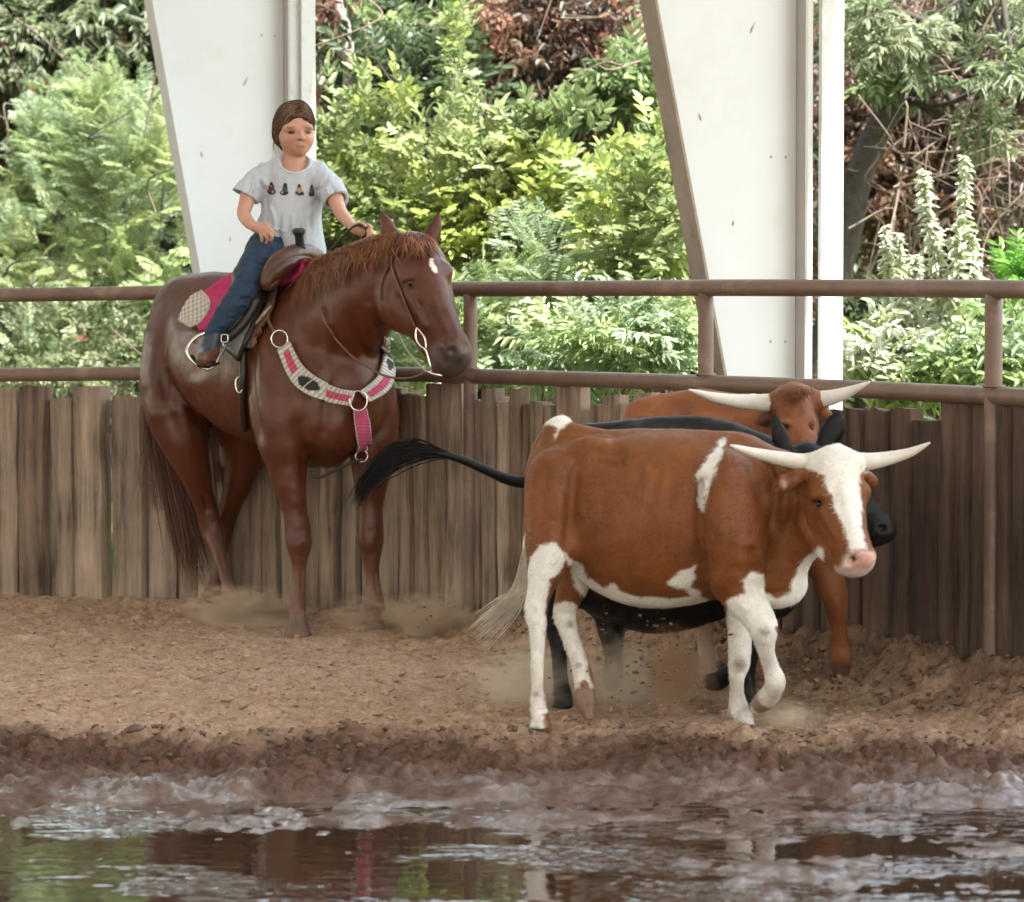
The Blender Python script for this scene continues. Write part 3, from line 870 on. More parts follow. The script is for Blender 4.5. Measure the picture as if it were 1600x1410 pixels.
def shrub(name, label, cat, cx, cy, Y, hw, hh, kind, pal, n, seed, group=None, nstem=4, size=1.0, flat=0.55, lift=0.5, clumps=26):
    n = int(n*1.45); size = size*.82
    rng = np.random.default_rng(seed); s = F_PX/Y
    ctr = P(cx, cy, Y); a, c = hw/s, hh/s; b_ = max(0.25, a*flat)
    base = np.array([ctr[0], ctr[1], 0.0])
    root = thing(name, base, label, cat, group)
    # clumps spread through the crown's volume
    d = rng.normal(size=(clumps, 3)); d /= np.linalg.norm(d, axis=1)[:, None]
    rr = rng.uniform(0.25, 1.0, clumps)**0.6
    cc = d*rr[:, None]*[a, b_, c]
    ci = rng.integers(0, clumps, n)
    loc = cc[ci] + rng.normal(0, 1, (n, 3))*[a*.19, b_*.25, c*.16]
    q = (loc/[a, b_, c]); ok = (np.linalg.norm(q, axis=1) < 1.12) & (loc[:, 2] + ctr[2] > 0.02)
    loc, ci = loc[ok], ci[ok]
    dirs = loc/[a, b_, c]*0.8 + rng.normal(0, 0.45, loc.shape) + [0, 0, lift]
    dirs[:, 1] -= 0.25
    pl = np.array(PAL[pal]); cl = pl[rng.integers(0, len(pl), clumps)]
    cols = cl[ci]*rng.uniform(0.7, 1.3, (len(ci), 1))
    sc = size*rng.uniform(0.75, 1.25, len(ci))
    V, Fc, C = scatter(kind, loc+ctr, dirs, sc, cols, rng)
    mesh('crown', V, Fc, leaf_mat, root, False, C)
    for i in range(nstem):
        k = cc[rng.integers(0, clumps)]
        p0 = base + [rng.normal(0, a*.12), rng.normal(0, .05), -0.05]
        p2 = ctr + k*0.9; p1 = (p0+p2)/2 + [rng.normal(0, .08)*a, 0, .15*c]
        r0 = 0.012 + 0.006*a
        tube('stem', catmull([p0, p1, p2], 6), np.linspace(r0, r0*.3, 13), bark_mat, root, 6)
    return root
def tree(name, label, pts, rad, Y, crowns, seed, group=None, bark=None):
    """a trunk drawn through px, py points and crowns of clumped leaves on it"""
    rng = np.random.default_rng(seed)
    tp = [P(q[0], q[1], Y + (q[2] if len(q) > 2 else 0)) for q in pts]
    root = thing(name, (tp[0][0], tp[0][1], 0), label, 'tree', group)
    line = catmull(tp, 8); r = np.interp(np.linspace(0, 1, len(line)), np.linspace(0, 1, len(rad)), rad)
    line = line + 0.3*r[:, None]*np.stack([pnoise(np.arange(len(line))*.6, seed, j) for j in range(3)], 1)
    tube('trunk', line, r, bark or bark_mat, root, 10)
    tops = line[len(line)//3:]
    for (cx, cy, dy, hw, hh, kind, pal, n, size, lift) in crowns:
        n = int(n*1.4); size = size*.84
        s = F_PX/(Y+dy); ctr = P(cx, cy, Y+dy); ax = np.array([hw/s, max(.3, .6*hw/s), hh/s])
        clumps = max(8, n//14)
        d = rng.normal(size=(clumps, 3)); d /= np.linalg.norm(d, axis=1)[:, None]
        cc = d*(rng.uniform(.1, 1, clumps)**.5)[:, None]*ax
        ci = rng.integers(0, clumps, n); loc = cc[ci] + rng.normal(0, 1, (n, 3))*ax*.15
        dirs = loc/ax*.6 + rng.normal(0, .5, loc.shape) + [0, 0, lift]
        pl = np.array(PAL[pal]); cl = pl[rng.integers(0, len(pl), clumps)]
        V, Fc, C = scatter(kind, loc+ctr, dirs, size*rng.uniform(.75, 1.25, n), cl[ci]*rng.uniform(.65, 1.3, (n, 1)), rng)
        mesh('crown', V, Fc, leaf_mat, root, False, C)
        for i in range(3):
            k = tops[rng.integers(0, len(tops))]; e = ctr + cc[rng.integers(0, clumps)]*.8
            tube('limb', catmull([k, (k+e)/2 + rng.normal(0, .06, 3), e], 5), np.linspace(rad[-1]*.8, .008, 11), bark or bark_mat, root, 6)
    return root

# near shrubs, left of the first column
shrub('feathery_shrub', 'pale mint feathery shrub at far left, topped level with the rider', 'shrub', 40, 420, 23.2, 150, 210, 'feather', 'mint', 520, 1, size=1.1)
shrub('feathery_shrub', 'dense feathery shrub spilling against the left edge of the first column', 'shrub', 215, 350, 22.0, 125, 225, 'feather', 'mint', 560, 2, size=1.1)
shrub('feathery_shrub', 'tall feathery shrub with arching pale fronds high beside the first column', 'shrub', 165, 260, 23.4, 130, 130, 'feather', 'mint', 420, 3, size=1.15)
shrub('low_shrub', 'low tangled olive shrub behind the rails left of the horse', 'shrub', 110, 560, 21.5, 200, 90, 'broad', 'olive', 330, 4, size=0.7)
# between the columns
shrub('leafy_shrub', 'lime leafed shrub just right of the rider', 'shrub', 590, 330, 18.9, 120, 190, 'broad', 'lime', 430, 5)
shrub('leafy_shrub', 'broad bright green shrub filling the gap behind the horse head', 'shrub', 735, 370, 18.4, 130, 190, 'broad', 'lime', 480, 6)
shrub('leafy_shrub', 'lime shrub with drooping pinnate leaves left of the second column', 'shrub', 900, 330, 18.2, 130, 180, 'broad', 'lime', 460, 7)
shrub('leafy_shrub', 'upright leafy shrub pressed against the tapered edge of the second column', 'shrub', 1010, 400, 17.2, 90, 190, 'broad', 'lime', 330, 8)
shrub('spire_shrub', 'slender pale green spire shooting above the lime shrubs', 'shrub', 716, 130, 18.8, 26, 105, 'broad', 'lime', 110, 9, nstem=2, size=0.6, clumps=16)
shrub('leafy_shrub', 'feathery mint shrub low between horse muzzle and second column', 'shrub', 850, 480, 17.3, 140, 110, 'feather', 'mint', 380, 10)
shrub('low_shrub', 'low narrow leafed shrub under the top rail left of the second column', 'shrub', 960, 545, 16.2, 140, 70, 'lance', 'mint', 300, 11, size=0.8)
shrub('low_shrub', 'low pale green shrub glimpsed between the horse neck and its reins', 'shrub', 650, 540, 17.0, 110, 80, 'broad', 'mint', 220, 12, size=0.75)
shrub('leafy_shrub', 'dark leafed shrub showing between lime shrubs at head height', 'shrub', 640, 190, 20.3, 130, 130, 'broad', 'dark', 330, 13, size=1.1)
shrub('leafy_shrub', 'blue green shrub standing behind the lime shrubs near the dead leaves', 'shrub', 980, 190, 20.6, 50, 110, 'lance', 'green', 130, 14, size=1.1)
# right of the second column
def tier_plant(label, stems, Y, seed, reach, group=None):
    rng = np.random.default_rng(seed); b0 = P(stems[0][0][0], 620, Y)
    root = thing('silvery_plant', (b0[0], b0[1], 0), label, 'plant', group)
    pos, dirs, sc = [], [], []
    for st in stems:
        ln = catmull([P(st[0][0], 660, Y)] + [P(q[0], q[1], Y+rng.normal(0, .03)) for q in st], 10)
        tube('stem', ln, np.linspace(.007, .002, len(ln)), stalk, root, 5)
        n = len(ln)
        for i in range(n//4, n):
            t = i/(n-1)
            for k in range(3 if i % 2 else 2):
                a = rng.uniform(0, 6.28); pos.append(ln[i]); dirs.append([math.cos(a), .7*math.sin(a)-.15, rng.uniform(-.05, .5)]); sc.append(reach*(1.15-.75*t)*rng.uniform(.7, 1.2))
    pl = np.array(PAL['pale'])
    V, Fc, C = scatter('tier', np.array(pos), np.array(dirs), np.array(sc), pl[rng.integers(0, 3, len(pos))]*rng.uniform(.8, 1.15, (len(pos), 1)), rng)
    mesh('crown', V, Fc, leaf_mat, root, False, C)
stalk = material('pale_stalk', (.33, .30, .17), .8, var=.2)
tier_plant('tall silvery plant with tiered toothed leaves near the right edge', [[(1500, 520), (1497, 420), (1506, 330), (1508, 246)], [(1470, 500), (1462, 400), (1446, 310), (1443, 268)], [(1516, 540), (1522, 440), (1518, 360)]], 16.2, 15, .85)
tier_plant('shorter silvery plant with tiered leaves beside the downspout', [[(1412, 540), (1408, 450), (1404, 366)], [(1398, 520), (1388, 430), (1384, 354)], [(1424, 540), (1430, 440), (1432, 400)]], 16.4, 16, .8)
shrub('low_shrub', 'pale sunlit low shrub between the rails right of the second column', 'shrub', 1400, 560, 16.3, 120, 75, 'tier', 'pale', 330, 17, size=.8)
shrub('low_shrub', 'yellowish low shrub behind the right hand fence post', 'shrub', 1540, 560, 16.0, 100, 85, 'tier', 'mint', 280, 18, size=.9)
shrub('grassy_shrub', 'vivid green upright plant at the right edge behind the top rail', 'plant', 1600, 500, 16.8, 34, 80, 'lance', 'fresh', 90, 19, nstem=2)
shrub('leafy_shrub', 'dark leafed shrub low behind the silvery plants', 'shrub', 1440, 530, 17.6, 110, 70, 'broad', 'dark', 200, 20, size=.9)
# trees
tree('drooping_tree', 'tree with drooping lance leaves at upper left above the feathery shrubs', [(95, 640), (110, 300), (118, 60), (150, -120)], [.10, .08, .06, .03], 25.0,
     [(120, 70, -.3, 170, 110, 'lance', 'olive', 420, 1.3, -.1), (190, -60, 0, 170, 110, 'lance', 'green', 260, 1.4, -.1), (10, 90, -.2, 60, 120, 'lance', 'dark', 160, 1.2, -.1)], 31)
tree('pecan_tree', 'green tree with long pinnate leaves above the lime shrubs right of the rider', [(610, 640), (600, 300), (615, 40), (640, -150)], [.10, .08, .06, .04], 22.0,
     [(640, 90, -.6, 110, 110, 'lance', 'green', 330, 1.15, 0), (640, 0, 0, 110, 90, 'broad', 'dark', 220, 1.2, 0), (965, 40, 0, 40, 60, 'lance', 'green', 60, 1.0, 0)], 32)
tree('vine_tree', 'pale twisted bare trunks and vines right of the first column', [(545, 640), (548, 200), (540, 60), (505, -60)], [.055, .05, .045, .04], 20.4, [(500, 30, .3, 40, 60, 'dead', 'dead', 40, .9, 0)], 33, bark=grey_bark)
tree('dead_leaf_tree', 'brown dead leafed tree standing above the lime shrubs left of the second column', [(860, 640), (850, 250), (880, -60)], [.12, .10, .07], 21.4,
     [(860, 70, 0, 140, 150, 'dead', 'dead', 760, .95, -.2), (975, 220, -.3, 60, 150, 'dead', 'dead', 260, .9, -.2)], 34)
tree('leaning_tree', 'dark leaning trunk with green sprays over the dead brush at upper right', [(1270, 640), (1345, 270), (1420, 130), (1490, 30), (1560, -90)], [.10, .085, .075, .055, .04], 20.0,
     [(1400, 50, -.4, 90, 60, 'lance', 'olive', 80, .9, 0), (1550, 120, -.6, 60, 40, 'lance', 'olive', 34, .9, 0), (1350, 90, -.3, 40, 50, 'broad', 'green', 40, .8, 0),
      (1560, 20, 0, 80, 50, 'lance', 'olive', 60, .95, 0), (1420, 120, -.2, 40, 16, 'lance', 'olive', 24, .9, 0), (1540, 220, -.2, 26, 26, 'lance', 'olive', 20, .9, 0)], 35, bark=dark_bark)
tree('dead_leaf_tree', 'large brown dead leafed tree filling the right edge', [(1520, 640), (1510, 300), (1540, 0)], [.14, .12, .09], 21.5,
     [(1470, 280, 0, 180, 210, 'dead', 'dead', 900, 1.0, -.3), (1560, 80, 0, 140, 130, 'dead', 'dead', 420, 1.0, -.2), (1360, 180, 0, 60, 150, 'dead', 'dead', 260, .9, -.2)], 36)
# twigs and dry vines hanging through the brush
rng = np.random.default_rng(77); parts = []
for i in range(380):
    zone = rng.choice([0, 1, 2, 3], p=[.38, .38, .19, .05])
    x0 = [rng.uniform(1325, 1640), rng.uniform(1325, 1640), rng.uniform(480, 1000), rng.uniform(-40, 300)][zone]
    y0 = rng.uniform(-60, 520); Y = rng.uniform(19.0, 23)
    a = P(x0, y0, Y); d = rng.normal(0, 1, 3)*[.5, .3, 1]; d /= np.linalg.norm(d); L = rng.uniform(.2, .9)
    m = a + d*L*.5 + rng.normal(0, .13, 3); e = a + d*L + rng.normal(0, .16, 3)
    v, f = tube_geo(catmull([a, m, e], 4), np.linspace(.006, .002, 9)*rng.uniform(.6, 1.6), 4, False); parts.append((v, f))
v, f = joinm(parts)
tag(mesh('dry_twigs', v, f, material('dry_twig', (.13, .095, .07), .9, var=.4)), 'tangle of dry twigs and vines hanging in the brush beyond the fence', 'twigs', kind='stuff')
# the wood behind, one dark mass
n = 7200
pos = np.stack([rng.uniform(-8.0, 6.5, n), rng.uniform(24.5, 28, n), rng.uniform(0, 4.3, n)], 1)
px_, py_ = project(pos)
br = np.where((px_ > 700) | (px_ < 120), 0.75, 0.35)
isd = rng.random(n) < br
pl = np.where(isd[:, None], np.array(PAL['dead'])[rng.integers(0, 5, n)]*.75, np.array(PAL['dark'])[rng.integers(0, 3, n)])
dirs = rng.normal(0, 1, (n, 3)); dirs[:, 1] -= .6
V, Fc, C = scatter('dead', pos, dirs, rng.uniform(1.4, 2.4, n), pl, rng)
tag(mesh('woodland', V, Fc, leaf_mat, None, False, C), 'dense brown and dark green wood closing the view beyond the shrubs', 'woodland', kind='stuff')
n = 5200
pos = np.stack([rng.uniform(-12, 9, n), rng.uniform(28, 31, n), rng.uniform(0, 4.6, n)], 1)
V, Fc, C = scatter('broad', pos, rng.normal(0, 1, (n, 3)), rng.uniform(1.8, 2.8, n), np.array(PAL['dark'])[rng.integers(0, 3, n)], rng)
tag(mesh('far_woodland', V, Fc, leaf_mat, None, False, C), 'darker far wood seen only through gaps in the brush', 'woodland', kind='stuff')
# grass and weeds along the outside of the fence
n = 7000; gxs = rng.uniform(-5.5, 3.4, n); gys = fence_y(gxs) + .25 + rng.random(n)*4.0
hgt = rng.uniform(.12, .5, n)*(1+.5*pnoise(gxs*2, gys*2, 3.0)); az = rng.uniform(0, 6.28, n); w = rng.uniform(.004, .009, n)
tx, ty = np.cos(az), np.sin(az); le = rng.normal(0, .25, n)
b0 = np.stack([gxs-tx*w, gys-ty*w, 0*gxs], 1); b1 = np.stack([gxs+tx*w, gys+ty*w, 0*gxs], 1)
m0 = b0*[1, 1, 0] + np.stack([-ty*le*hgt*.3+tx*w*.3, tx*le*hgt*.3+ty*w*.3, hgt*.6], 1); m1 = m0 + np.stack([tx*w*1.4, ty*w*1.4, 0*w], 1)
t0 = np.stack([gxs-ty*le*hgt, gys+tx*le*hgt, hgt], 1); t1 = t0 + np.stack([tx*w*.3, ty*w*.3, 0*w], 1)
V = np.stack([b0, b1, m0, m1, t0, t1], 1).reshape(-1, 3); k = np.arange(n)[:, None]*6
Fc = np.vstack([k+[0, 1, 3, 2], k+[2, 3, 5, 4]])
gc = np.array([(.12, .2, .04), (.2, .26, .07), (.3, .3, .12), (.1, .16, .04)])[rng.integers(0, 4, n)]
tag(mesh('grass', V, Fc, leaf_mat, None, False, np.repeat(gc, 6, 0)), 'tall mixed grass growing outside the fence', 'grass', kind='stuff')

# ================================================================== ANIMALS
def coat_mat(name, rough=0.48, bump=0.25, var=0.12, sheen=0.15, spec=0.4):
    """short hair: fine streaked relief and slight mottling over the coat's own colours"""
    return material(name, attr=True, rough=rough, var=var, nscale=38, bump=bump, bscale=230, bdist=0.004, sheen=sheen, spec=spec)
eye_mat = material('wet_dark_eye', (0.010, 0.006, 0.005), 0.14, var=0, spec=0.4)
def mixw(col, w, c):
    w = np.clip(w, 0, 1)[:, None]
    return col*(1-w) + np.asarray(c)*w
def nearp(V, p, r, soft=0.5):
    d = np.linalg.norm(V - p, axis=1)
    return 1 - sstep(r*(1-soft), r, d)
def hair_geo(lines, r0, seg=3):
    parts = []
    for ln, r in zip(lines, r0):
        n = len(ln); t = np.linspace(0, 1, n)
        v, f = tube_geo(ln, r*(0.75+0.5*t)*(1-t**3)+0.0003, seg, False); parts.append((v, f))
    return joinm(parts)
def eyeball(tree, px, py, r, parent):
    v, f = sphere_geo(drape(tree, px, py, -.62*r, [12]), r, 14, 10)
    return mesh('eye', v, f, eye_mat, parent)

# ------------------------------------------------------------------ horse
HF = Frame(14.6)
hh = np.array([0.55, -0.835, 0.0]); HL = np.array([0.835, 0.55, 0.0])
H = Field(P(190, 300, 15.9)*[1, 0, 0] + [-.05, 13.35, -0.06], np.array([P(770, 300, 15.6)[0], 15.75, 1.95]), 0.0082)
c = HF.ch
LAT = lambda k: [(HL, k)]
# trunk
c(H, [(298, 508, .56, 74), (330, 545, .36, 86), (385, 572, .12, 108), (440, 580, -.08, 118), (485, 585, -.24, 112), (522, 600, -.40, 88)], k=.05, aniso=LAT(.90))
c(H, [(285, 478, .58, 44), (330, 466, .40, 42), (390, 470, .15, 42), (450, 462, -.10, 42)], k=.07, aniso=LAT(.8))
# hind quarters
c(H, [(272, 540, .48, 50), (268, 600, .44, 50), (276, 660, .42, 40)], k=.06)
c(H, [(340, 540, .66, 50), (360, 610, .58, 52), (378, 660, .55, 42)], k=.06)
# shoulder and breast
c(H, [(450, 560, -.36, 60), (446, 640, -.42, 54), (447, 690, -.44, 42)], k=.05)
c(H, [(562, 580, -.28, 46), (580, 640, -.26, 42), (583, 690, -.26, 38)], k=.05)
c(H, [(500, 640, -.50, 46), (520, 662, -.50, 48), (548, 650, -.46, 44)], k=.05)
c(H, [(512, 690, -.36, 40), (470, 690, -.25, 40)], k=.05)
# neck
c(H, [(498, 520, -.32, 84), (535, 500, -.46, 76), (572, 462, -.60, 65), (606, 432, -.71, 53), (626, 412, -.78, 42)], k=.05, aniso=LAT(.86))
c(H, [(470, 455, -.12, 34), (520, 430, -.36, 32), (572, 402, -.60, 28), (615, 388, -.76, 24)], k=.05)
# head
HR = np.array([.87, -.5, 0])
c(H, [(645, 393, -.82, 30), (655, 420, -.86, 42), (664, 452, -.89, 40), (680, 492, -.93, 32), (698, 530, -.96, 26), (707, 553, -.97, 29), (703, 566, -.97, 24)], k=.02)
c(H, [(628, 440, -.83, 30), (626, 474, -.82, 36), (640, 490, -.85, 33)], k=.035)
c(H, [(655, 505, -.90, 22), (676, 540, -.93, 19), (690, 562, -.95, 18)], k=.03)
c(H, [(690, 572, -.96, 14), (700, 578, -.97, 11)], k=.02)
c(H, [(668, 425, -.96, 22), (690, 480, -1.0, 14), (712, 530, -1.02, 14)], k=.04)
c(H, [(637, 434, -.93, 12), (650, 430, -.95, 10)], k=.025)          # brow over the near eye
c(H, [(693, 424, -.93, 13)], k=.035)                                  # brow of the far eye
c(H, [(630, 455, -.93, 6), (655, 488, -.99, 5), (668, 508, -1.0, 4)], k=.02)   # cheek ridge
c(H, [(703, 545, -1.04, 12), (716, 553, -1.04, 11)], k=.02)
c(H, [(707, 549, -1.075, 7.5), (711, 557, -1.078, 6.5)], k=.010, cut=True)  # nostril
c(H, [(640, 443, -.955, 7)], k=.012, cut=True)
c(H, [(678, 570, -1.02, 2), (692, 573, -1.06, 2), (706, 575, -1.08, 2)], k=.006, cut=True)
# ears
for e in ([(620, 385, -.80, 12), (611, 368, -.80, 13), (604, 350, -.80, 9.5), (597, 333, -.80, 2.5)], [(668, 382, -.86, 11), (676, 366, -.85, 12), (682, 350, -.85, 8.5), (686, 331, -.85, 2.5)]):
    c(H, e, k=.015, aniso=[(np.array([0, 1.0, 0]), .55)])
c(H, [(608, 364, -.83, 6), (602, 348, -.83, 4.5)], k=.012, cut=True)
c(H, [(679, 362, -.89, 6), (684, 347, -.885, 4.5)], k=.012, cut=True)
# legs
def hoof(fld, fr, px, py, dy, r0, r1, top, fwd=(0, -0.02)):
    """wall flaring down to a flat sole; py is the ground line"""
    a = fr.p(px, py-top, dy); b_ = fr.p(px, py, dy) + np.array([fwd[0], fwd[1], 0])
    z = b_[2]
    fld.chain([a, b_], [r0/fr.sc, r1/fr.sc], k=.012, zmin=z)
c(H, [(446, 690, -.44, 38), (450, 740, -.46, 28), (461, 798, -.47, 19), (467, 846, -.475, 20), (467, 862, -.475, 16), (467, 884, -.465, 11.5), (466, 915, -.46, 11), (462, 943, -.46, 15.5), (464, 964, -.48, 12)], k=.03)
hoof(H, HF, 466, 1000, -.50, 14, 22, 32)
c(H, [(582, 690, -.26, 36), (580, 742, -.27, 28), (579, 790, -.28, 19.5), (579, 840, -.285, 20.5), (580, 860, -.28, 16.5), (581, 884, -.27, 12), (583, 915, -.26, 11.5), (585, 948, -.26, 16), (583, 966, -.28, 12.5)], k=.03)
hoof(H, HF, 582, 990, -.30, 14, 21, 28)
c(H, [(278, 640, .40, 52), (288, 690, .38, 38), (306, 742, .40, 25), (319, 786, .44, 18), (331, 822, .46, 18.5), (336, 842, .44, 16), (345, 874, .38, 11), (356, 911, .32, 10.5), (364, 938, .29, 14.5), (369, 954, .27, 12)], k=.03)
c(H, [(322, 800, .50, 8), (318, 818, .54, 9), (326, 838, .52, 8)], k=.02)
hoof(H, HF, 373, 972, .26, 13, 19, 24)
c(H, [(372, 640, .54, 58), (383, 694, .54, 36), (373, 750, .57, 24), (357, 798, .62, 17), (347, 828, .64, 18), (342, 878, .60, 11.5), (336, 912, .57, 11), (327, 938, .53, 15), (322, 953, .50, 12.5)], k=.03)
hoof(H, HF, 318, 969, .47, 14, 19, 22)
# folds: flank, elbow, jaw line
c(H, [(318, 560, .12, 5), (328, 620, .10, 5), (322, 670, .16, 4)], k=.05, cut=True)
c(H, [(408, 600, -.36, 4), (416, 660, -.42, 4), (424, 700, -.46, 4)], k=.04, cut=True)
V, Q = H.surface(7)
V = sculpt(V, Q, [([(396, 530), (388, 590), (396, 650), (412, 705)], 9, -.020), ([(372, 560), (366, 620), (378, 680)], 14, .006),
    ([(268, 480), (256, 550), (260, 630), (284, 705)], 9, -.016), ([(245, 520), (240, 580), (246, 640)], 10, .010), ([(290, 600), (308, 650), (332, 690)], 10, -.014),
    ([(306, 520), (300, 560), (312, 600)], 16, -.010), ([(330, 470), (310, 500), (296, 540)], 14, .008),
    ([(455, 690), (462, 760), (466, 800)], 9, .006), ([(472, 690), (474, 770)], 6, -.008), ([(456, 830), (478, 830)], 4, -.003), ([(458, 868), (476, 868)], 4, -.004),
    ([(467, 842), (467, 858)], 8, .006), ([(472, 885), (471, 930)], 2.5, -.006), ([(461, 885), (460, 930)], 2.5, .003), ([(452, 956), (476, 956)], 3, -.004),
    ([(580, 690), (579, 790)], 9, .005), ([(592, 690), (592, 780)], 6, -.006), ([(572, 830), (588, 830)], 4, -.003), ([(574, 866), (588, 866)], 4, -.004), ([(586, 885), (588, 930)], 2.5, -.006),
    ([(520, 560), (512, 600), (506, 660), (500, 700)], 9, -.014), ([(470, 600), (480, 660), (474, 710)], 12, .010), ([(552, 640), (545, 700)], 9, -.010),
    ([(512, 490), (516, 530), (508, 575)], 10, .010), ([(545, 480), (560, 530), (585, 575)], 8, -.014), ([(575, 470), (590, 520)], 9, .008),
    ([(322, 760), (334, 800), (346, 830)], 4, .006), ([(316, 770), (326, 805)], 3.5, -.007), ([(338, 850), (352, 900)], 2.5, -.005), ([(330, 815), (346, 818)], 4, -.005),
    ([(612, 440), (606, 470), (614, 500), (630, 514)], 5, -.007), ([(640, 460), (655, 492), (668, 520)], 4, .006), ([(652, 470), (668, 505)], 4, -.006), ([(632, 452), (642, 454), (650, 449)], 2.5, -.005), ([(630, 438), (640, 434), (650, 436)], 3, .004),
    ([(672, 440), (688, 490), (705, 530)], 5, .004), ([(688, 540), (690, 560), (700, 572)], 4, -.004)], .0016, 16)
hv_px, hv_py = project(V)
n1 = fbm(V[:, 0]*5, V[:, 1]*5, V[:, 2]*5, 3)
col = np.tile([0.082, 0.0180, 0.0044], (len(V), 1))*(1+0.18*n1)[:, None]
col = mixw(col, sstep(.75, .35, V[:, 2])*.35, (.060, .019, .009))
col = mixw(col, sstep(.48, .05, V[:, 2])*(.55+.35*n1), (.26, .155, .10))              # dried dust on the lower legs
col = mixw(col, np.clip(.16*fbm(V[:, 0]*3, V[:, 1]*3, V[:, 2]*3+4, 4) - .02, 0, .12), (.20, .10, .06))    # dried sweat and dust
for (x, y, dy) in ((466, 985, -.5), (582, 980, -.3), (373, 962, .26), (318, 960, .47)):
    col = mixw(col, nearp(V, HF.p(x, y, dy), .075, .3), (.12, .082, .062))
col = mixw(col, nearp(V, HF.p(706, 560, -1.0), .115, .55), (.055, .040, .036))           # dark muzzle
col = mixw(col, nearp(V, HF.p(710, 553, -1.06), .020, .4), (.004, .003, .003))
star = poly_sd(hv_px + 2*n1, hv_py, [(671, 404), (676, 402), (679, 412), (684, 420), (684, 428), (678, 427), (673, 418)])
col = mixw(col, (star < 0)*(V[:, 1] < 13.95), (.72, .66, .60))
horse = thing('horse', HF.p(440, 985, 0)*[1, 1, 0], 'sorrel horse with a small white star carrying the rider, head low beside the rail', 'horse')
horse_coat_hair = material('sorrel_guard_hair', attr=True, rough=.5, var=0, spec=.4)
horse_coat = coat_mat('sorrel_coat', 0.37, sheen=0, spec=.42)
mesh('body', V, Q, horse_coat, horse, True, col)
fur('coat_hair', V, Q, col, 60000, .011, lambda p: np.tile(-hh + np.array([0, 0, -.8]), (len(p), 1)), horse_coat_hair, horse, 1, mask=lambda p: (p[:, 1] > 13.2))
HT = bvh(V, Q)
eyeball(HT, 641, 443, .018, horse)
# mane: locks falling on the near side of the neck, and the forelock
rng = np.random.default_rng(3); lines = []; rad = []; cols = []
crest = catmull(np.array([(474, 416, -.20), (506, 401, -.38), (550, 385, -.58), (593, 371, -.74), (622, 364, -.86)]), 8)
for i in range(900):
    t = rng.random(); q = np.array([np.interp(t, np.linspace(0, 1, len(crest)), crest[:, k]) for k in range(3)])
    L = rng.uniform(16, 80)*(1 - .3*t); sw = rng.normal(-14, 12)
    pts = []; last = [HF.Y0+q[2]]
    for s in np.linspace(0, 1, 6):
        x, y = q[0] + sw*s**1.3 + rng.normal(0, .8), q[1] + rng.uniform(-3, 5)*(1-s) + L*s
        pts.append(drape(HT, x, y, .006 + .018*math.sin(s*2.6)*rng.uniform(.3, 1), last))
    lines.append(catmull(pts, 2)); rad.append(rng.uniform(.0010, .0024))
for i in range(150):
    x0 = rng.uniform(630, 668); y0 = rng.uniform(364, 376); L = rng.uniform(14, 42); sw = rng.normal(4, 12); last = [13.75]; pts = []
    for s in np.linspace(0, 1, 5):
        pts.append(drape(HT, x0+sw*s, y0+L*s, .006 + .012*math.sin(s*2.5), last))
    lines.append(catmull(pts, 2)); rad.append(rng.uniform(.0014, .003))
def coloured_hair(lines, rad, pal):
    parts = [hair_geo([l], [r]) for l, r in zip(lines, rad)]
    hc = [np.repeat(np.array([pal[rng.integers(0, len(pal))]])*rng.uniform(.7, 1.3), len(g[0]), 0) for g in parts]
    v, f = joinm(parts)
    return v, f, np.vstack(hc)
hv, hf, hc = coloured_hair(lines, rad, [(.19, .064, .021), (.28, .105, .036), (.12, .036, .012)])
hair_mat = material('horse_hair', attr=True, rough=.45, var=0, spec=.5)
mesh('mane', hv, hf, hair_mat, horse, True, hc)
# tail
lines, rad = [], []
for i in range(760):
    a = rng.normal(0, 1, 2); e = rng.uniform(.45, 1.0)
    ctrl = [(258, 490, .70), (246+3*a[0], 570, .70), (252+8*a[0], 660, .70), (272+11*a[0], 760, .68), (292+13*a[0], 850, .66), (312+14*a[0]+6*a[1], 935, .64)]
    pts = np.array([HF.p(x, y, d + .022*a[1]*k/5) for k, (x, y, d) in enumerate(ctrl)])
    ln = catmull(pts, 4); n = max(6, int(len(ln)*e)); ln = ln[:n] + np.cumsum(rng.normal(0, .0016, (n, 3)), 0)
    lines.append(ln); rad.append(rng.uniform(.0022, .0042))
for i in range(70):    # loose wisps
    x0 = rng.uniform(236, 262); ctrl = [(x0, 600, .68), (x0-6+rng.normal(0, 6), 670, .70), (x0-8+rng.normal(0, 14), 735, .70), (x0+rng.normal(-4, 16), 800, .68)]
    lines.append(catmull([HF.p(*q) for q in ctrl], 4)); rad.append(rng.uniform(.0008, .0014))
for i in range(120):   # the part seen between the hind legs
    a = rng.normal(0, 1); ctrl = [(300, 560, .70), (328+6*a, 660, .70), (344+7*a, 710, .70), (348+9*a, 752+rng.normal(0, 8), .68)]
    lines.append(catmull([HF.p(*q) for q in ctrl], 4)); rad.append(rng.uniform(.0018, .0034))
hv, hf, hc = coloured_hair(lines, rad, [(.14, .045, .018), (.20, .072, .028), (.09, .028, .012)])
mesh('tail', hv, hf, hair_mat, horse, True, hc)

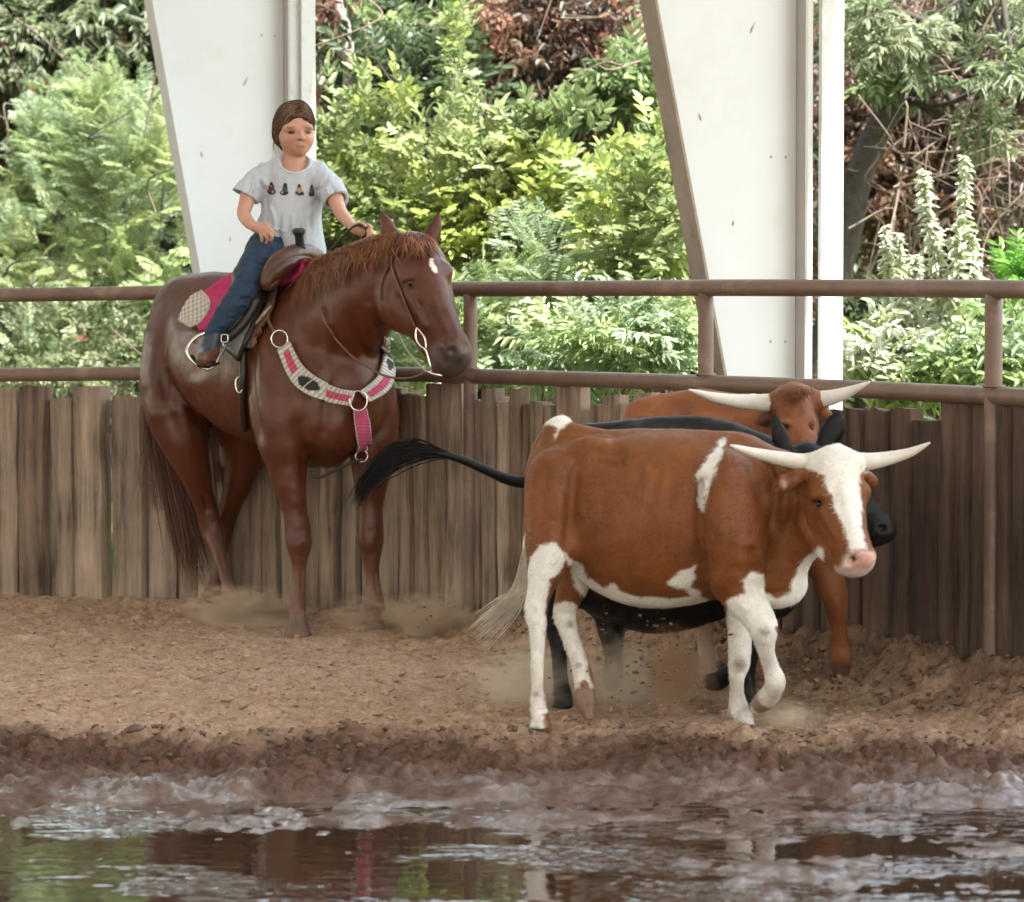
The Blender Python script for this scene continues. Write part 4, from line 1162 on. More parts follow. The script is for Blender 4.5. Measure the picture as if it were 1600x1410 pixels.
# ------------------------------------------------------------------ cattle
def steer_body(fr, field, spec, hoofs, cuts=()):
    for pts, kw in spec: fr.ch(field, pts, **kw)
    for a in hoofs: hoof(field, fr, *a)
    for pts, kw in cuts: fr.ch(field, pts, cut=True, **kw)
SH = np.array([.97, -.24, 0]); SL = np.array([.24, .97, 0]); SLAT = lambda k: [(SL, k)]
horn_mat = material('pale_horn', (.66, .60, .54), .45, var=.12, nscale=25, bump=.2, bscale=60)
def horn(fr, pts, parent, tint=None):
    q = catmull([list(fr.p(a[0], a[1], a[2])) + [a[3]/fr.sc] for a in pts], 6)
    r = q[:, 3]*(1 + .04*pnoise(np.arange(len(q))*.9, .3, .7))
    tube('horn', q[:, :3], np.maximum(r, .002), horn_mat, parent, 14)

# the brown and white steer in front
PF = Frame(11.1)
Fp = Field([P(790, 700, 11.5)[0], 10.45, -.06], [P(1405, 700, 11.2)[0], 11.48, 1.06], .0072)
steer_body(PF, Fp, [
    ([(880, 735, .10, 58), (915, 762, .07, 78), (960, 797, .04, 110), (1010, 812, .01, 137), (1070, 810, -.02, 134), (1125, 808, -.05, 120), (1170, 815, -.08, 100)], dict(k=.04, aniso=SLAT(.80))),
    ([(872, 676, .13, 22), (900, 690, .10, 26), (960, 698, .06, 24), (1040, 702, .02, 22), (1110, 702, -.03, 22), (1160, 712, -.06, 26)], dict(k=.06, aniso=SLAT(.8))),
    ([(878, 664, .15, 15), (862, 672, .17, 14)], dict(k=.03)),
    ([(908, 700, -.05, 15), (925, 702, -.045, 13)], dict(k=.08)),                       # hook bone
    ([(868, 745, -.02, 44), (862, 800, -.04, 42), (862, 850, -.06, 38)], dict(k=.05)),   # near thigh
    ([(880, 760, .20, 44), (893, 830, .18, 44), (900, 880, .17, 34)], dict(k=.05)),
    ([(1130, 750, -.20, 46), (1148, 830, -.24, 52), (1150, 890, -.24, 44)], dict(k=.05)),  # near shoulder
    ([(1165, 820, .10, 50), (1165, 890, .10, 40)], dict(k=.05)),
    ([(1195, 845, -.12, 62), (1204, 892, -.14, 56), (1226, 912, -.15, 36)], dict(k=.05, aniso=SLAT(.75))),  # brisket
    ([(1150, 745, -.06, 62), (1200, 765, -.14, 66), (1245, 768, -.22, 54), (1275, 762, -.27, 42)], dict(k=.05, aniso=SLAT(.72))),
    ([(1210, 860, -.15, 48), (1240, 862, -.2, 32), (1266, 842, -.26, 26), (1280, 822, -.29, 24)], dict(k=.05, aniso=SLAT(.55))),
    # head
    ([(1305, 724, -.32, 27), (1305, 747, -.33, 40), (1307, 775, -.35, 44), (1315, 812, -.40, 37), (1328, 848, -.45, 30), (1337, 872, -.48, 29)], dict(k=.02)),
    ([(1274, 724, -.31, 17), (1305, 718, -.32, 18), (1336, 724, -.34, 17)], dict(k=.03)),
    ([(1280, 790, -.31, 30), (1280, 822, -.31, 29), (1298, 850, -.36, 24)], dict(k=.035)),
    ([(1300, 862, -.38, 19), (1318, 880, -.43, 18), (1330, 888, -.46, 13)], dict(k=.02)),
    ([(1325, 874, -.50, 17), (1350, 870, -.52, 17)], dict(k=.02)),
    ([(1336, 862, -.52, 15), (1352, 866, -.53, 12)], dict(k=.02)),
    ([(1276, 776, -.41, 10), (1290, 774, -.43, 8)], dict(k=.02)),                       # brow
    ([(1347, 768, -.37, 13)], dict(k=.03)),
    # ears
    ([(1258, 741, -.33, 9), (1242, 747, -.345, 13), (1226, 755, -.35, 12.5), (1213, 763, -.35, 7), (1206, 768, -.35, 2)], dict(k=.012, aniso=[(np.array([0, 1., 0]), .5)])),
    ([(1352, 742, -.30, 8), (1361, 750, -.28, 10), (1364, 756, -.26, 6)], dict(k=.012)),
    # near hind leg
    ([(862, 850, -.08, 38), (852, 892, -.10, 27), (842, 930, -.11, 18.5), (837, 955, -.11, 18), (840, 980, -.12, 14), (840, 1030, -.13, 10), (840, 1075, -.13, 9.5), (842, 1102, -.14, 13), (843, 1116, -.15, 11.5)], dict(k=.025)),
    ([(838, 935, -.06, 10), (828, 952, -.05, 8)], dict(k=.02)),
    ([(832, 1104, -.10, 4), (830, 1110, -.10, 3)], dict(k=.008)), ([(1142, 1110, .04, 4), (1141, 1116, .04, 3)], dict(k=.008)),
    # far hind leg, lifted
    ([(900, 870, .15, 38), (897, 905, .13, 28), (888, 935, .13, 21), (882, 957, .14, 18.5), (888, 985, .12, 15), (900, 1020, .09, 13), (910, 1050, .07, 14.5), (913, 1066, .06, 14)], dict(k=.025)),
    # far fore leg, standing
    ([(1158, 920, .06, 34), (1156, 960, .05, 22), (1156, 1005, .04, 18.5), (1155, 1035, .035, 17.5), (1152, 1056, .03, 12.5), (1151, 1082, .02, 11.5), (1154, 1106, .01, 15), (1158, 1118, 0, 13)], dict(k=.025)),
    # near fore leg, raised
    ([(1150, 910, -.22, 38), (1165, 936, -.25, 31), (1182, 960, -.28, 25), (1193, 982, -.30, 22.5), (1195, 998, -.29, 17), (1198, 1020, -.27, 13), (1206, 1046, -.24, 12.5), (1212, 1066, -.22, 16), (1206, 1082, -.18, 14)], dict(k=.025)),
    # hooves of the lifted feet
    ([(913, 1070, .06, 15), (914, 1095, .05, 16), (920, 1120, .03, 7)], dict(k=.012)),
    ([(1204, 1084, -.17, 15), (1194, 1095, -.12, 16), (1184, 1104, -.08, 12)], dict(k=.012)),
    ([(1310, 700, -.29, 6)], dict(k=.02)),
], [(845, 1137, -.17, 12.5, 17, 20), (1163, 1139, -.02, 13, 17, 20)], [
    ([(1330, 876, -.535, 5.5), (1337, 870, -.548, 5)], dict(k=.01)), ([(1244, 748, -.375, 5), (1228, 755, -.378, 5.5), (1217, 761, -.37, 3)], dict(k=.010)),
    ([(1279, 786, -.42, 6)], dict(k=.012)),
    ([(1318, 888, -.50, 1.6), (1338, 893, -.54, 1.6), (1356, 889, -.54, 1.6)], dict(k=.006)),
    ([(898, 735, -.16, 5), (890, 800, -.18, 6), (884, 850, -.18, 5)], dict(k=.05)),
    ([(1098, 760, -.24, 4), (1092, 830, -.26, 4), (1100, 900, -.24, 4)], dict(k=.05)),
    ([(930, 706, -.16, 6), (960, 716, -.17, 7), (985, 712, -.17, 5)], dict(k=.06)),
])
V, Q = Fp.surface(7)
V = sculpt(V, Q, [([(907, 702), (896, 760), (890, 830), (885, 868)], 9, -.016), ([(925, 702), (950, 712), (985, 715)], 13, -.020), ([(905, 690), (930, 692), (960, 688)], 8, .012),
    ([(1002, 722), (985, 800), (975, 880)], 9, -.004), ([(1030, 716), (1014, 800), (1006, 890)], 9, -.004), ([(1058, 712), (1044, 800), (1036, 890)], 9, -.004), ([(1084, 720), (1072, 800), (1066, 890)], 8, -.004),
    ([(1016, 720), (1000, 800)], 8, .003), ([(1044, 716), (1028, 800)], 8, .003),
    ([(1122, 700), (1100, 770), (1098, 850), (1116, 922)], 9, -.014), ([(1140, 720), (1125, 790), (1130, 860)], 14, .010), ([(1150, 830), (1160, 890)], 12, .008), ([(1176, 850), (1182, 905)], 8, -.012),
    ([(1185, 702), (1212, 770), (1200, 850)], 8, -.014), ([(1222, 715), (1240, 770), (1234, 830)], 7, -.012), ([(1205, 705), (1226, 770), (1218, 840)], 7, .008), ([(1170, 905), (1205, 930), (1235, 915)], 6, -.008),
    ([(1254, 762), (1256, 815), (1278, 846)], 5, -.010), ([(1268, 776), (1280, 772), (1292, 778)], 4, .006), ([(1272, 800), (1290, 830), (1312, 862)], 6, -.006), ([(1284, 800), (1306, 846)], 5, .004),
    ([(1312, 740), (1322, 790), (1338, 846)], 7, .005), ([(858, 720), (848, 780), (846, 830)], 9, -.008), ([(875, 760), (866, 820)], 12, .008), ([(840, 960), (840, 1000)], 4, .004), ([(846, 990), (846, 1060)], 2.5, -.004),
    ([(1148, 1020), (1170, 1022)], 4, .004), ([(1142, 1052), (1166, 1052)], 4, -.005), ([(1186, 965), (1205, 975)], 5, .004), ([(1150, 935), (1175, 960)], 5, .006), ([(940, 930), (1000, 948), (1060, 950)], 7, .004), ([(848, 1112), (850, 1126), (852, 1145)], 1.8, -.010), ([(1166, 1112), (1168, 1126), (1171, 1148)], 1.8, -.010), ([(832, 1100), (846, 1106), (856, 1104)], 2.5, -.004), ([(1145, 1114), (1160, 1120), (1172, 1118)], 2.5, -.004), ([(834, 940), (846, 962), (850, 985)], 4, .006), ([(1146, 1030), (1158, 1036), (1170, 1032)], 6, .006), ([(1186, 978), (1196, 984), (1208, 980)], 6, .006), ([(918, 1100), (922, 1124)], 1.8, -.008)], .0018, 14)
x, y = project(V); n1 = fbm(V[:, 0]*9, V[:, 1]*9, V[:, 2]*9, 4); n2 = fbm(V[:, 0]*28, V[:, 1]*28, V[:, 2]*28, 2)
e = 5*n1 + 3.0*n2
col = np.tile([.178, .056, .0130], (len(V), 1))*(1+.22*n1)[:, None]
col = mixw(col, sstep(.9, .75, V[:, 2])*0 + .5*nearp(V, PF.p(1010, 690, .0), .35, .9), (.22, .08, .025))
white = np.array([.74, .70, .65])
def patch(poly, side=None, soft=2.5):
    global col
    sd = poly_sd(x, y, poly) + e
    w = 1 - sstep(-soft, soft, sd)
    if side is not None: w = w*side
    col = mixw(col, w, white)
patch([(1086, 742), (1110, 712), (1132, 683), (1140, 680), (1128, 708), (1118, 730), (1114, 760), (1102, 800), (1097, 812), (1091, 780), (1092, 755)])
patch([(852, 662), (865, 645), (885, 640), (905, 650), (908, 656), (890, 660), (876, 668), (866, 690), (872, 668), (858, 664)])
patch([(826, 880), (846, 856), (870, 848), (884, 866), (880, 885), (858, 905), (850, 950), (858, 1000), (850, 1150), (815, 1150), (826, 1000), (818, 940)], V[:, 1] < 11.13)
patch([(884, 866), (900, 880), (920, 905), (945, 918), (958, 912), (970, 925), (1000, 935), (1040, 938), (1080, 930), (1095, 925), (1110, 945), (1060, 975), (980, 965), (920, 945), (895, 905)])
patch([(1040, 910), (1058, 893), (1085, 885), (1088, 900), (1082, 918), (1095, 925), (1098, 945), (1086, 948), (1074, 925), (1050, 918)])
patch([(1138, 940), (1150, 928), (1168, 926), (1185, 935), (1215, 985), (1245, 1160), (1120, 1160), (1132, 1040), (1138, 985)])
patch([(1156, 906), (1174, 894), (1190, 900), (1193, 924), (1214, 937), (1237, 924), (1246, 890), (1262, 868), (1278, 852), (1290, 858), (1288, 885), (1270, 935), (1210, 985), (1176, 960)])
patch([(864, 945), (884, 940), (905, 950), (925, 1060), (932, 1075), (895, 1076), (880, 1010), (866, 970)], V[:, 1] > 11.13)
col = mixw(col, nearp(V + .02*n1[:, None], PF.p(1214, 916, -.36), .062, .35)*.85, (.23, .12, .065))
head = (V[:, 1] < 10.92)
patch([(1255, 712), (1275, 690), (1360, 690), (1362, 735), (1346, 742), (1344, 780), (1344, 812), (1352, 845), (1362, 862), (1330, 862), (1322, 838), (1312, 806), (1300, 772), (1286, 748), (1268, 735), (1255, 730)], head)
pink = np.array([.60, .34, .28])
sd = poly_sd(x, y, [(1322, 868), (1340, 858), (1366, 862), (1374, 880), (1366, 896), (1330, 905), (1306, 896), (1304, 884), (1316, 884)]) + e*.4
col = mixw(col, (1-sstep(-3, 3, sd))*head, (.66, .50, .44))
sd = poly_sd(x, y, [(1328, 866), (1364, 862), (1370, 878), (1358, 888), (1330, 888)]) + e*.4
col = mixw(col, (1-sstep(-4, 3, sd))*head, pink)
col = mixw(col, nearp(V, PF.p(1333, 874, -.535), .012, .4), (.03, .012, .01))
col = mixw(col, nearp(V, PF.p(1279, 786, -.42), .026, .5)*.7, (.045, .016, .008))
for (px_, py_, dy, r) in ((905, 955, .11, .02), (893, 975, .09, .022), (912, 1003, .08, .014), (1158, 1038, -.01, .034), (1195, 985, -.34, .028), (853, 990, -.14, .012), (838, 1085, -.15, .016), (1144, 1108, 0, .016), (905, 1040, .05, .016)):
    col = mixw(col, nearp(V, PF.p(px_, py_, dy), r, .7)*.75, (.22, .165, .14))
col = mixw(col, nearp(V, PF.p(916, 1100, .04), .062, .25), (.20, .105, .07))
col = mixw(col, nearp(V, PF.p(1192, 1098, -.12), .05, .3), (.24, .14, .10))
col = mixw(col, nearp(V, PF.p(1238, 752, -.37), .026, .6)*.8, (.36, .20, .155)); col = mixw(col, nearp(V, PF.p(1224, 757, -.37), .022, .6)*.8, (.40, .24, .19))
grime = sstep(.42, .05, V[:, 2])*np.clip(.25+.5*fbm(V[:, 0]*14, V[:, 1]*14, V[:, 2]*10, 3), 0, .75)
col = mixw(col, grime, (.30, .22, .165))
steer = thing('steer', PF.p(1000, 1137, 0)*[1, 1, 0], 'brown and white horned steer in front with white blazed face and one foreleg raised', 'steer', 'three steers driven along the fence')
cow_coat = coat_mat('cattle_coat', .55, .3, .14, .05, .35)
mesh('body', V, Q, cow_coat, steer, True, col)
guard = material('cattle_guard_hair', attr=True, rough=.6, var=0, spec=.15)
fur('coat_hair', V, Q, col, 70000, .013, lambda p: np.tile(-SH + np.array([0, 0, -.7]), (len(p), 1)), guard, steer, 2)
eyeball(bvh(V, Q), 1280, 787, .0145, steer)
horn(PF, [(1272, 722, -.31, 15), (1250, 722, -.31, 13), (1215, 716, -.33, 11), (1178, 708, -.36, 8), (1155, 701, -.39, 5), (1141, 696, -.41, 1.5)], steer)
horn(PF, [(1340, 722, -.33, 15), (1362, 721, -.32, 13), (1390, 716, -.31, 10.5), (1420, 708, -.31, 7.5), (1440, 699, -.32, 4.5), (1453, 692, -.33, 1.5)], steer)
lines, rad = [], []
for i in range(230):
    a = rng.normal(0, 1, 2); k = rng.uniform(.55, 1)
    ctrl = [(828, 800, .10), (822, 850, .10), (819+2*a[0], 890, .10), (812+5*a[0], 925, .09), (792+7*a[0], 950+7*a[1], .07), (768+8*a[0], 972+9*a[1], .05), (738+9*a[0], 996+10*a[1], .03)]
    ln = catmull([PF.p(*q) for q in ctrl], 4); n = max(8, int(len(ln)*k)); ln = ln[:n] + np.cumsum(rng.normal(0, .0014, (n, 3)), 0)
    lines.append(ln); rad.append(rng.uniform(.0014, .003))
parts = [hair_geo([l], [r]) for l, r in zip(lines, rad)]
tv = catmull([PF.p(*q) for q in ((868, 668, .17), (846, 690, .18), (830, 735, .16), (826, 790, .13), (823, 850, .11), (820, 885, .10))], 4)
hv, hf = joinm(parts)
tl = mesh('tail', hv, hf, material('cream_switch', (.62, .55, .45), .6, var=.2, nscale=30), steer)
tv_, tf_ = tube_geo(tv, np.linspace(.024, .011, len(tv)), 10, False)
tcol = np.where((tv_[:, 2] > .62)[:, None], np.array([.2, .075, .025]), white)
mesh('tail_root', tv_, np.array(tf_), cow_coat, tl, True, tcol)

# the black steer behind it
BF = Frame(11.62)
Fb = Field([P(800, 700, 12.1)[0], 11.02, -.06], [P(1430, 700, 11.9)[0], 12.1, 1.10], .0095)
steer_body(BF, Fb, [
    ([(880, 748, .12, 62), (930, 790, .07, 100), (1000, 825, .03, 158), (1060, 822, -.01, 160), (1120, 815, -.05, 140), (1165, 820, -.08, 110)], dict(k=.04, aniso=SLAT(.66))),
    ([(880, 690, .12, 26), (950, 686, .08, 26), (1030, 678, .03, 24), (1095, 676, -.02, 24), (1150, 692, -.06, 26), (1195, 712, -.10, 30)], dict(k=.06, aniso=SLAT(.8))),
    ([(872, 770, .0, 46), (880, 860, 0, 42), (878, 920, 0, 32)], dict(k=.05)),
    ([(895, 780, .25, 46), (925, 870, .22, 44), (940, 930, .2, 34)], dict(k=.05)),
    ([(1150, 830, -.2, 54), (1160, 900, -.2, 42)], dict(k=.05)),
    ([(1180, 830, .08, 54), (1190, 900, .08, 42)], dict(k=.05)),
    ([(1190, 870, -.1, 60), (1205, 930, -.12, 40)], dict(k=.05, aniso=SLAT(.7))),
    ([(1160, 760, -.06, 60), (1215, 758, -.12, 58), (1255, 745, -.16, 44)], dict(k=.05, aniso=SLAT(.7))),
    ([(1262, 722, -.16, 32), (1282, 745, -.18, 40), (1312, 775, -.2, 38), (1345, 805, -.22, 31), (1372, 826, -.24, 27)], dict(k=.02)),
    ([(1285, 790, -.17, 32), (1318, 822, -.19, 26), (1350, 842, -.21, 19)], dict(k=.03)),
    ([(1368, 826, -.28, 17), (1386, 830, -.27, 14)], dict(k=.02)),
    ([(1240, 722, -.2, 10), (1226, 702, -.22, 14), (1217, 676, -.22, 13), (1211, 650, -.22, 4)], dict(k=.012, aniso=[(np.array([0, 1., 0]), .5)])),
    ([(1278, 712, -.12, 11), (1292, 690, -.1, 17), (1303, 668, -.1, 18), (1310, 648, -.1, 8)], dict(k=.012, aniso=[(np.array([0, 1., 0]), .5)])),
    ([(878, 910, 0, 34), (872, 950, .02, 22), (868, 975, .03, 19), (872, 1010, .02, 13), (876, 1060, .0, 12), (878, 1085, -.01, 15)], dict(k=.025)),
    ([(942, 920, .19, 34), (950, 955, .18, 24), (955, 985, .18, 21), (958, 1020, .18, 15), (958, 1050, .18, 16), (956, 1065, .17, 15)], dict(k=.025)),
    ([(1165, 910, -.18, 38), (1172, 960, -.18, 22), (1172, 1005, -.17, 18), (1168, 1040, -.15, 13), (1166, 1070, -.14, 15)], dict(k=.025)),
    ([(1195, 915, .06, 36), (1190, 965, .04, 22), (1176, 1005, .03, 19), (1150, 1040, .05, 14), (1126, 1062, .08, 15), (1112, 1066, .09, 14)], dict(k=.025)),
], [(880, 1104, -.03, 13, 17, 20), (1168, 1096, -.16, 13, 17, 22)], [
    ([(1376, 826, -.30, 6), (1382, 824, -.30, 4)], dict(k=.01)),
    ([(1217, 685, -.25, 7), (1213, 664, -.25, 5)], dict(k=.012)),
    ([(1298, 682, -.14, 9), (1303, 664, -.14, 9)], dict(k=.012)),
])
V, Q = Fb.surface(7)
V = sculpt(V, Q, [([(1000, 690), (1060, 686), (1120, 694)], 8, -.006)], .003, 12)
x, y = project(V); n1 = fbm(V[:, 0]*9, V[:, 1]*9, V[:, 2]*9, 3)
col = np.tile([.0065, .006, .0065], (len(V), 1))*(1+.3*n1)[:, None]
col = mixw(col, nearp(V, BF.p(1376, 828, -.26), .06, .6), (.022, .023, .026))
col = mixw(col, nearp(V, BF.p(1379, 825, -.3), .013, .4), (.002, .002, .002))
col = mixw(col, nearp(V, BF.p(1394, 848, -.25), .022, .6), (.16, .15, .14))
for q in ((880, 1098, -.03), (1168, 1090, -.16), (956, 1062, .17), (1110, 1066, .09)): col = mixw(col, nearp(V, BF.p(*q), .055, .4), (.09, .06, .05))
black = thing('steer', BF.p(1010, 1110, 0)*[1, 1, 0], 'black polled steer behind the brown and white one, tail swung out to the left', 'steer', 'three steers driven along the fence')
black_coat = coat_mat('black_coat', .45, .3, .1, 0, .22)
mesh('body', V, Q, black_coat, black, True, col)
fur('coat_hair', V, Q, col, 30000, .014, lambda p: np.tile(-SH + np.array([0, 0, -.7]), (len(p), 1)), guard, black, 3)
tv = catmull([BF.p(*q) for q in ((868, 690, .14), (848, 730, .14), (825, 752, .13), (795, 750, .12), (760, 735, .1), (720, 718, .08), (680, 707, .06))], 5)
tl = tube('tail', tv, np.linspace(.028, .0125, len(tv)), black_coat, black, 10, True, np.tile([.0065, .006, .0065], (len(tv)*10+2, 1)))
lines, rad = [], []
for i in range(420):
    a = rng.normal(0, 1, 2); k = rng.uniform(.6, 1)
    ctrl = [(720, 718, .08), (690, 709+2*a[1], .06), (655, 704+6*a[1], .04), (622, 712+8*a[1], .02), (595+5*a[0], 730+9*a[1], 0), (573+6*a[0], 757+7*a[1], -.02), (555+8*a[0], 798+8*a[1], -.03)]
    s0 = rng.choice([0, 0, 1, 2])
    ln = catmull([BF.p(*q) for q in ctrl[s0:]], 4); n = max(8, int(len(ln)*k)); ln = ln[:n] + np.cumsum(rng.normal(0, .0014, (n, 3)), 0)
    lines.append(ln); rad.append(rng.uniform(.0014, .0028))
hv, hf = joinm([hair_geo([l], [r]) for l, r in zip(lines, rad)])
mesh('switch', hv, hf, material('black_switch', (.007, .006, .006), .55, var=.1, spec=.2), tl)

# the red steer against the fence
RF = Frame(12.12)
Fr = Field([P(930, 700, 12.5)[0], 11.5, -.06], [P(1390, 700, 12.3)[0], 12.52, 1.22], .0095)
steer_body(RF, Fr, [
    ([(985, 735, .10, 60), (1030, 760, .08, 110), (1090, 765, .05, 128), (1140, 765, .03, 124), (1185, 775, .0, 104)], dict(k=.04, aniso=SLAT(.72))),
    ([(1000, 648, .10, 24), (1040, 640, .08, 26), (1090, 634, .05, 26), (1140, 640, .02, 26), (1190, 650, -.02, 30)], dict(k=.06, aniso=SLAT(.8))),
    ([(1180, 700, -.02, 58), (1215, 680, -.08, 54), (1235, 665, -.14, 44)], dict(k=.05, aniso=SLAT(.75))),
    ([(1240, 620, -.2, 19), (1242, 645, -.22, 31), (1248, 678, -.27, 29), (1252, 712, -.32, 25), (1255, 742, -.36, 25), (1255, 758, -.37, 25)], dict(k=.02)),
    ([(1205, 630, -.19, 15), (1240, 616, -.19, 17), (1278, 626, -.18, 15)], dict(k=.03)),
    ([(1222, 690, -.2, 26), (1236, 730, -.26, 22)], dict(k=.03)),
    ([(1224, 660, -.3, 9), (1262, 658, -.29, 9)], dict(k=.02)),
    ([(1203, 650, -.18, 8), (1192, 656, -.18, 10), (1184, 660, -.18, 5)], dict(k=.012)),
    ([(1288, 645, -.16, 8), (1296, 652, -.15, 8)], dict(k=.012)),
    ([(1200, 800, -.05, 64), (1230, 840, -.1, 44)], dict(k=.05, aniso=SLAT(.7))),
    ([(1225, 830, -.14, 46), (1262, 858, -.2, 33), (1288, 890, -.24, 24), (1302, 925, -.26, 22), (1306, 945, -.25, 18), (1309, 975, -.22, 12.5), (1313, 1005, -.19, 13), (1316, 1022, -.18, 15)], dict(k=.025)),
    ([(1316, 1024, -.18, 15), (1314, 1045, -.16, 16)], dict(k=.012)),
    ([(1190, 850, .1, 44), (1195, 920, .1, 24), (1196, 970, .1, 18), (1196, 1010, .1, 12), (1197, 1030, .1, 14)], dict(k=.025)),
    ([(1000, 800, 0, 50), (1030, 880, 0, 34), (1044, 930, 0, 20), (1048, 975, .0, 14), (1050, 1010, -.01, 13), (1052, 1030, -.02, 14)], dict(k=.025)),
    ([(1010, 800, .2, 46), (1060, 880, .2, 30), (1090, 930, .2, 20), (1100, 970, .2, 14), (1102, 1010, .2, 13), (1103, 1020, .2, 14)], dict(k=.025)),
], [(1054, 1066, -.03, 13, 16, 30), (1105, 1056, .18, 13, 16, 30), (1198, 1060, .09, 13, 16, 24)], [
    ([(1226, 668, -.315, 5)], dict(k=.012)), ([(1268, 668, -.31, 5)], dict(k=.012)),
])
V, Q = Fr.surface(7)
V = sculpt(V, Q, [([(1225, 640), (1240, 650), (1256, 640)], 5, -.008), ([(1214, 668), (1226, 660), (1238, 664)], 4, .008), ([(1240, 665), (1246, 700)], 7, -.006), ([(1150, 650), (1165, 700)], 8, -.012), ([(1050, 650), (1100, 655)], 10, -.010)], .003, 12)
x, y = project(V); n1 = fbm(V[:, 0]*9, V[:, 1]*9, V[:, 2]*9, 3)
col = np.tile([.235, .080, .029], (len(V), 1))*(1+.25*n1)[:, None]
col = mixw(col, nearp(V, RF.p(1206, 655, -.2), .09, .8)*.7, (.05, .02, .012))
col = mixw(col, nearp(V, RF.p(1226, 667, -.31), .03, .6)*.8, (.03, .012, .008))
col = mixw(col, nearp(V, RF.p(1314, 1040, -.17), .05, .4), (.10, .05, .035))
for q in ((1054, 1050, -.03), (1105, 1040, .18)): col = mixw(col, nearp(V, RF.p(*q), .2, .7), (.34, .25, .19))
red = thing('steer', RF.p(1150, 1070, 0)*[1, 1, 0], 'red horned steer farthest back against the wooden fence with lowered head', 'steer', 'three steers driven along the fence')
mesh('body', V, Q, cow_coat, red, True, col)
fur('coat_hair', V, Q, col, 30000, .014, lambda p: np.tile(-SH + np.array([0, 0, -.7]), (len(p), 1)), guard, red, 4)
RT = bvh(V, Q)
eyeball(RT, 1225, 668, .012, red); eyeball(RT, 1268, 669, .011, red)
horn(RF, [(1205, 630, -.19, 15), (1180, 629, -.2, 13), (1150, 627, -.22, 11), (1115, 621, -.25, 8), (1095, 615, -.27, 5), (1076, 609, -.29, 1.5)], red)
horn(RF, [(1278, 625, -.18, 14), (1300, 621, -.19, 12), (1325, 613, -.2, 9), (1345, 604, -.22, 5), (1359, 597, -.23, 1.5)], red)
lines = []; rad = []
for i in range(160):
    a = rng.normal(0, 1, 3)*[12, 5, .02]; x0, y0 = 1240+a[0], 602+abs(a[1])
    lines.append(catmull([RF.p(x0, y0, -.24+a[2]), RF.p(x0+rng.normal(0, 4), y0+6, -.29), RF.p(x0+rng.normal(0, 6), y0+rng.uniform(10, 22), -.31)], 4)); rad.append(.0016)
hv, hf = hair_geo(lines, rad)
mesh('poll_hair', hv, hf, material('red_poll_hair', (.22, .075, .03), .6, var=.2), red)

# ================================================================== RIDER AND TACK
RD = Frame(14.55)
g = RD.ch
leather = material('brown_saddle_leather', (.115, .048, .026), .42, var=.25, nscale=9, bump=.2, bscale=70, bdist=.004)
dark_leather = material('dark_oiled_leather', (.022, .014, .011), .45, var=.3, nscale=10, bump=.2, bscale=60, bdist=.004)
strap_leather = material('brown_strap_leather', (.13, .062, .040), .5, var=.25, nscale=25, bump=.15, bscale=90, bdist=.002)
steel = material('brushed_steel', (.62, .60, .56), .25, var=.1, nscale=30, metal=1.0)
wool_pink = material('magenta_wool', (.42, .012, .10), .85, var=.25, nscale=30, bump=.5, bscale=160, bdist=.004)
woven = material('woven_cord', attr=True, rough=.9, var=.25, nscale=90, bump=.8, bscale=260, bdist=.004)

# saddle pad and saddle lie on the horse
pad = thing('saddle_pad', HF.p(360, 470, .1), 'bright pink saddle pad with a white woven corner under the saddle', 'saddle pad')
v, f, uu, vv = strip_geo(HT, [(372, 430), (340, 448), (312, 470), (296, 486)], [(392, 470), (362, 496), (345, 512), (318, 522)], .012, 18, 12, .014)
mesh('pad', v, f, wool_pink, pad, True)
v, f, uu, vv = strip_geo(HT, [(322, 458), (304, 470), (292, 488), (286, 506)], [(331, 470), (332, 490), (322, 508), (304, 517)], .024, 26, 20, .006)
wc = np.where(((np.floor(uu*13) + np.floor(vv*10)) % 2 == 0)[:, None], np.array([.60, .54, .46]), np.array([.34, .26, .22]))
mesh('woven_corner', v, f, woven, pad, True, wc)
v, f, uu, vv = strip_geo(HT, [(452, 424), (470, 414), (484, 412)], [(446, 452), (462, 444), (476, 432)], .014, 10, 8, .016)
mesh('pad', v, f, wool_pink, pad, True)

saddle = thing('saddle', HF.p(430, 420, 0), 'brown western saddle with a black wrapped horn under the rider', 'saddle')
S = Field([P(350, 400, 15)[0], 13.95, 1.25], [P(530, 400, 15)[0], 15.15, 1.78], .0065)
g(S, [(420, 440, -.34, 15), (434, 418, -.33, 19), (452, 403, -.27, 18), (472, 396, -.18, 15), (490, 402, -.08, 16), (502, 416, .02, 16)], k=.03)          # fork and swells
g(S, [(408, 436, -.16, 22), (440, 420, -.02, 34), (475, 425, .12, 26)], k=.05)                                              # seat
g(S, [(380, 424, .02, 11), (388, 402, .12, 10), (410, 392, .24, 9), (440, 390, .34, 9), (466, 402, .40, 9)], k=.03)     # cantle
g(S, [(384, 440, .02, 22), (410, 430, .1, 26)], k=.05)
V, Q = S.surface(3)
V = sculpt(V, Q, [([(408, 446), (422, 424), (446, 406), (480, 400), (505, 414)], 1.6, -.006), ([(412, 452), (440, 436), (470, 424), (500, 424)], 1.8, -.006), ([(430, 430), (448, 416), (468, 410)], 4, .004)], .0012, 25)
sx, sy = project(V)
scol = np.tile([.085, .030, .015], (len(V), 1))
scol = mixw(scol, sstep(400, 386, sx), (.02, .022, .028))
leather_v = material('tooled_leather', attr=True, rough=.42, var=.25, nscale=9, bump=.2, bscale=70, bdist=.004)
mesh('tree_and_seat', V, Q, leather_v, saddle, True, scol)
hb, ht = RD.p(470, 395, -.22), RD.p(467, 364, -.25)
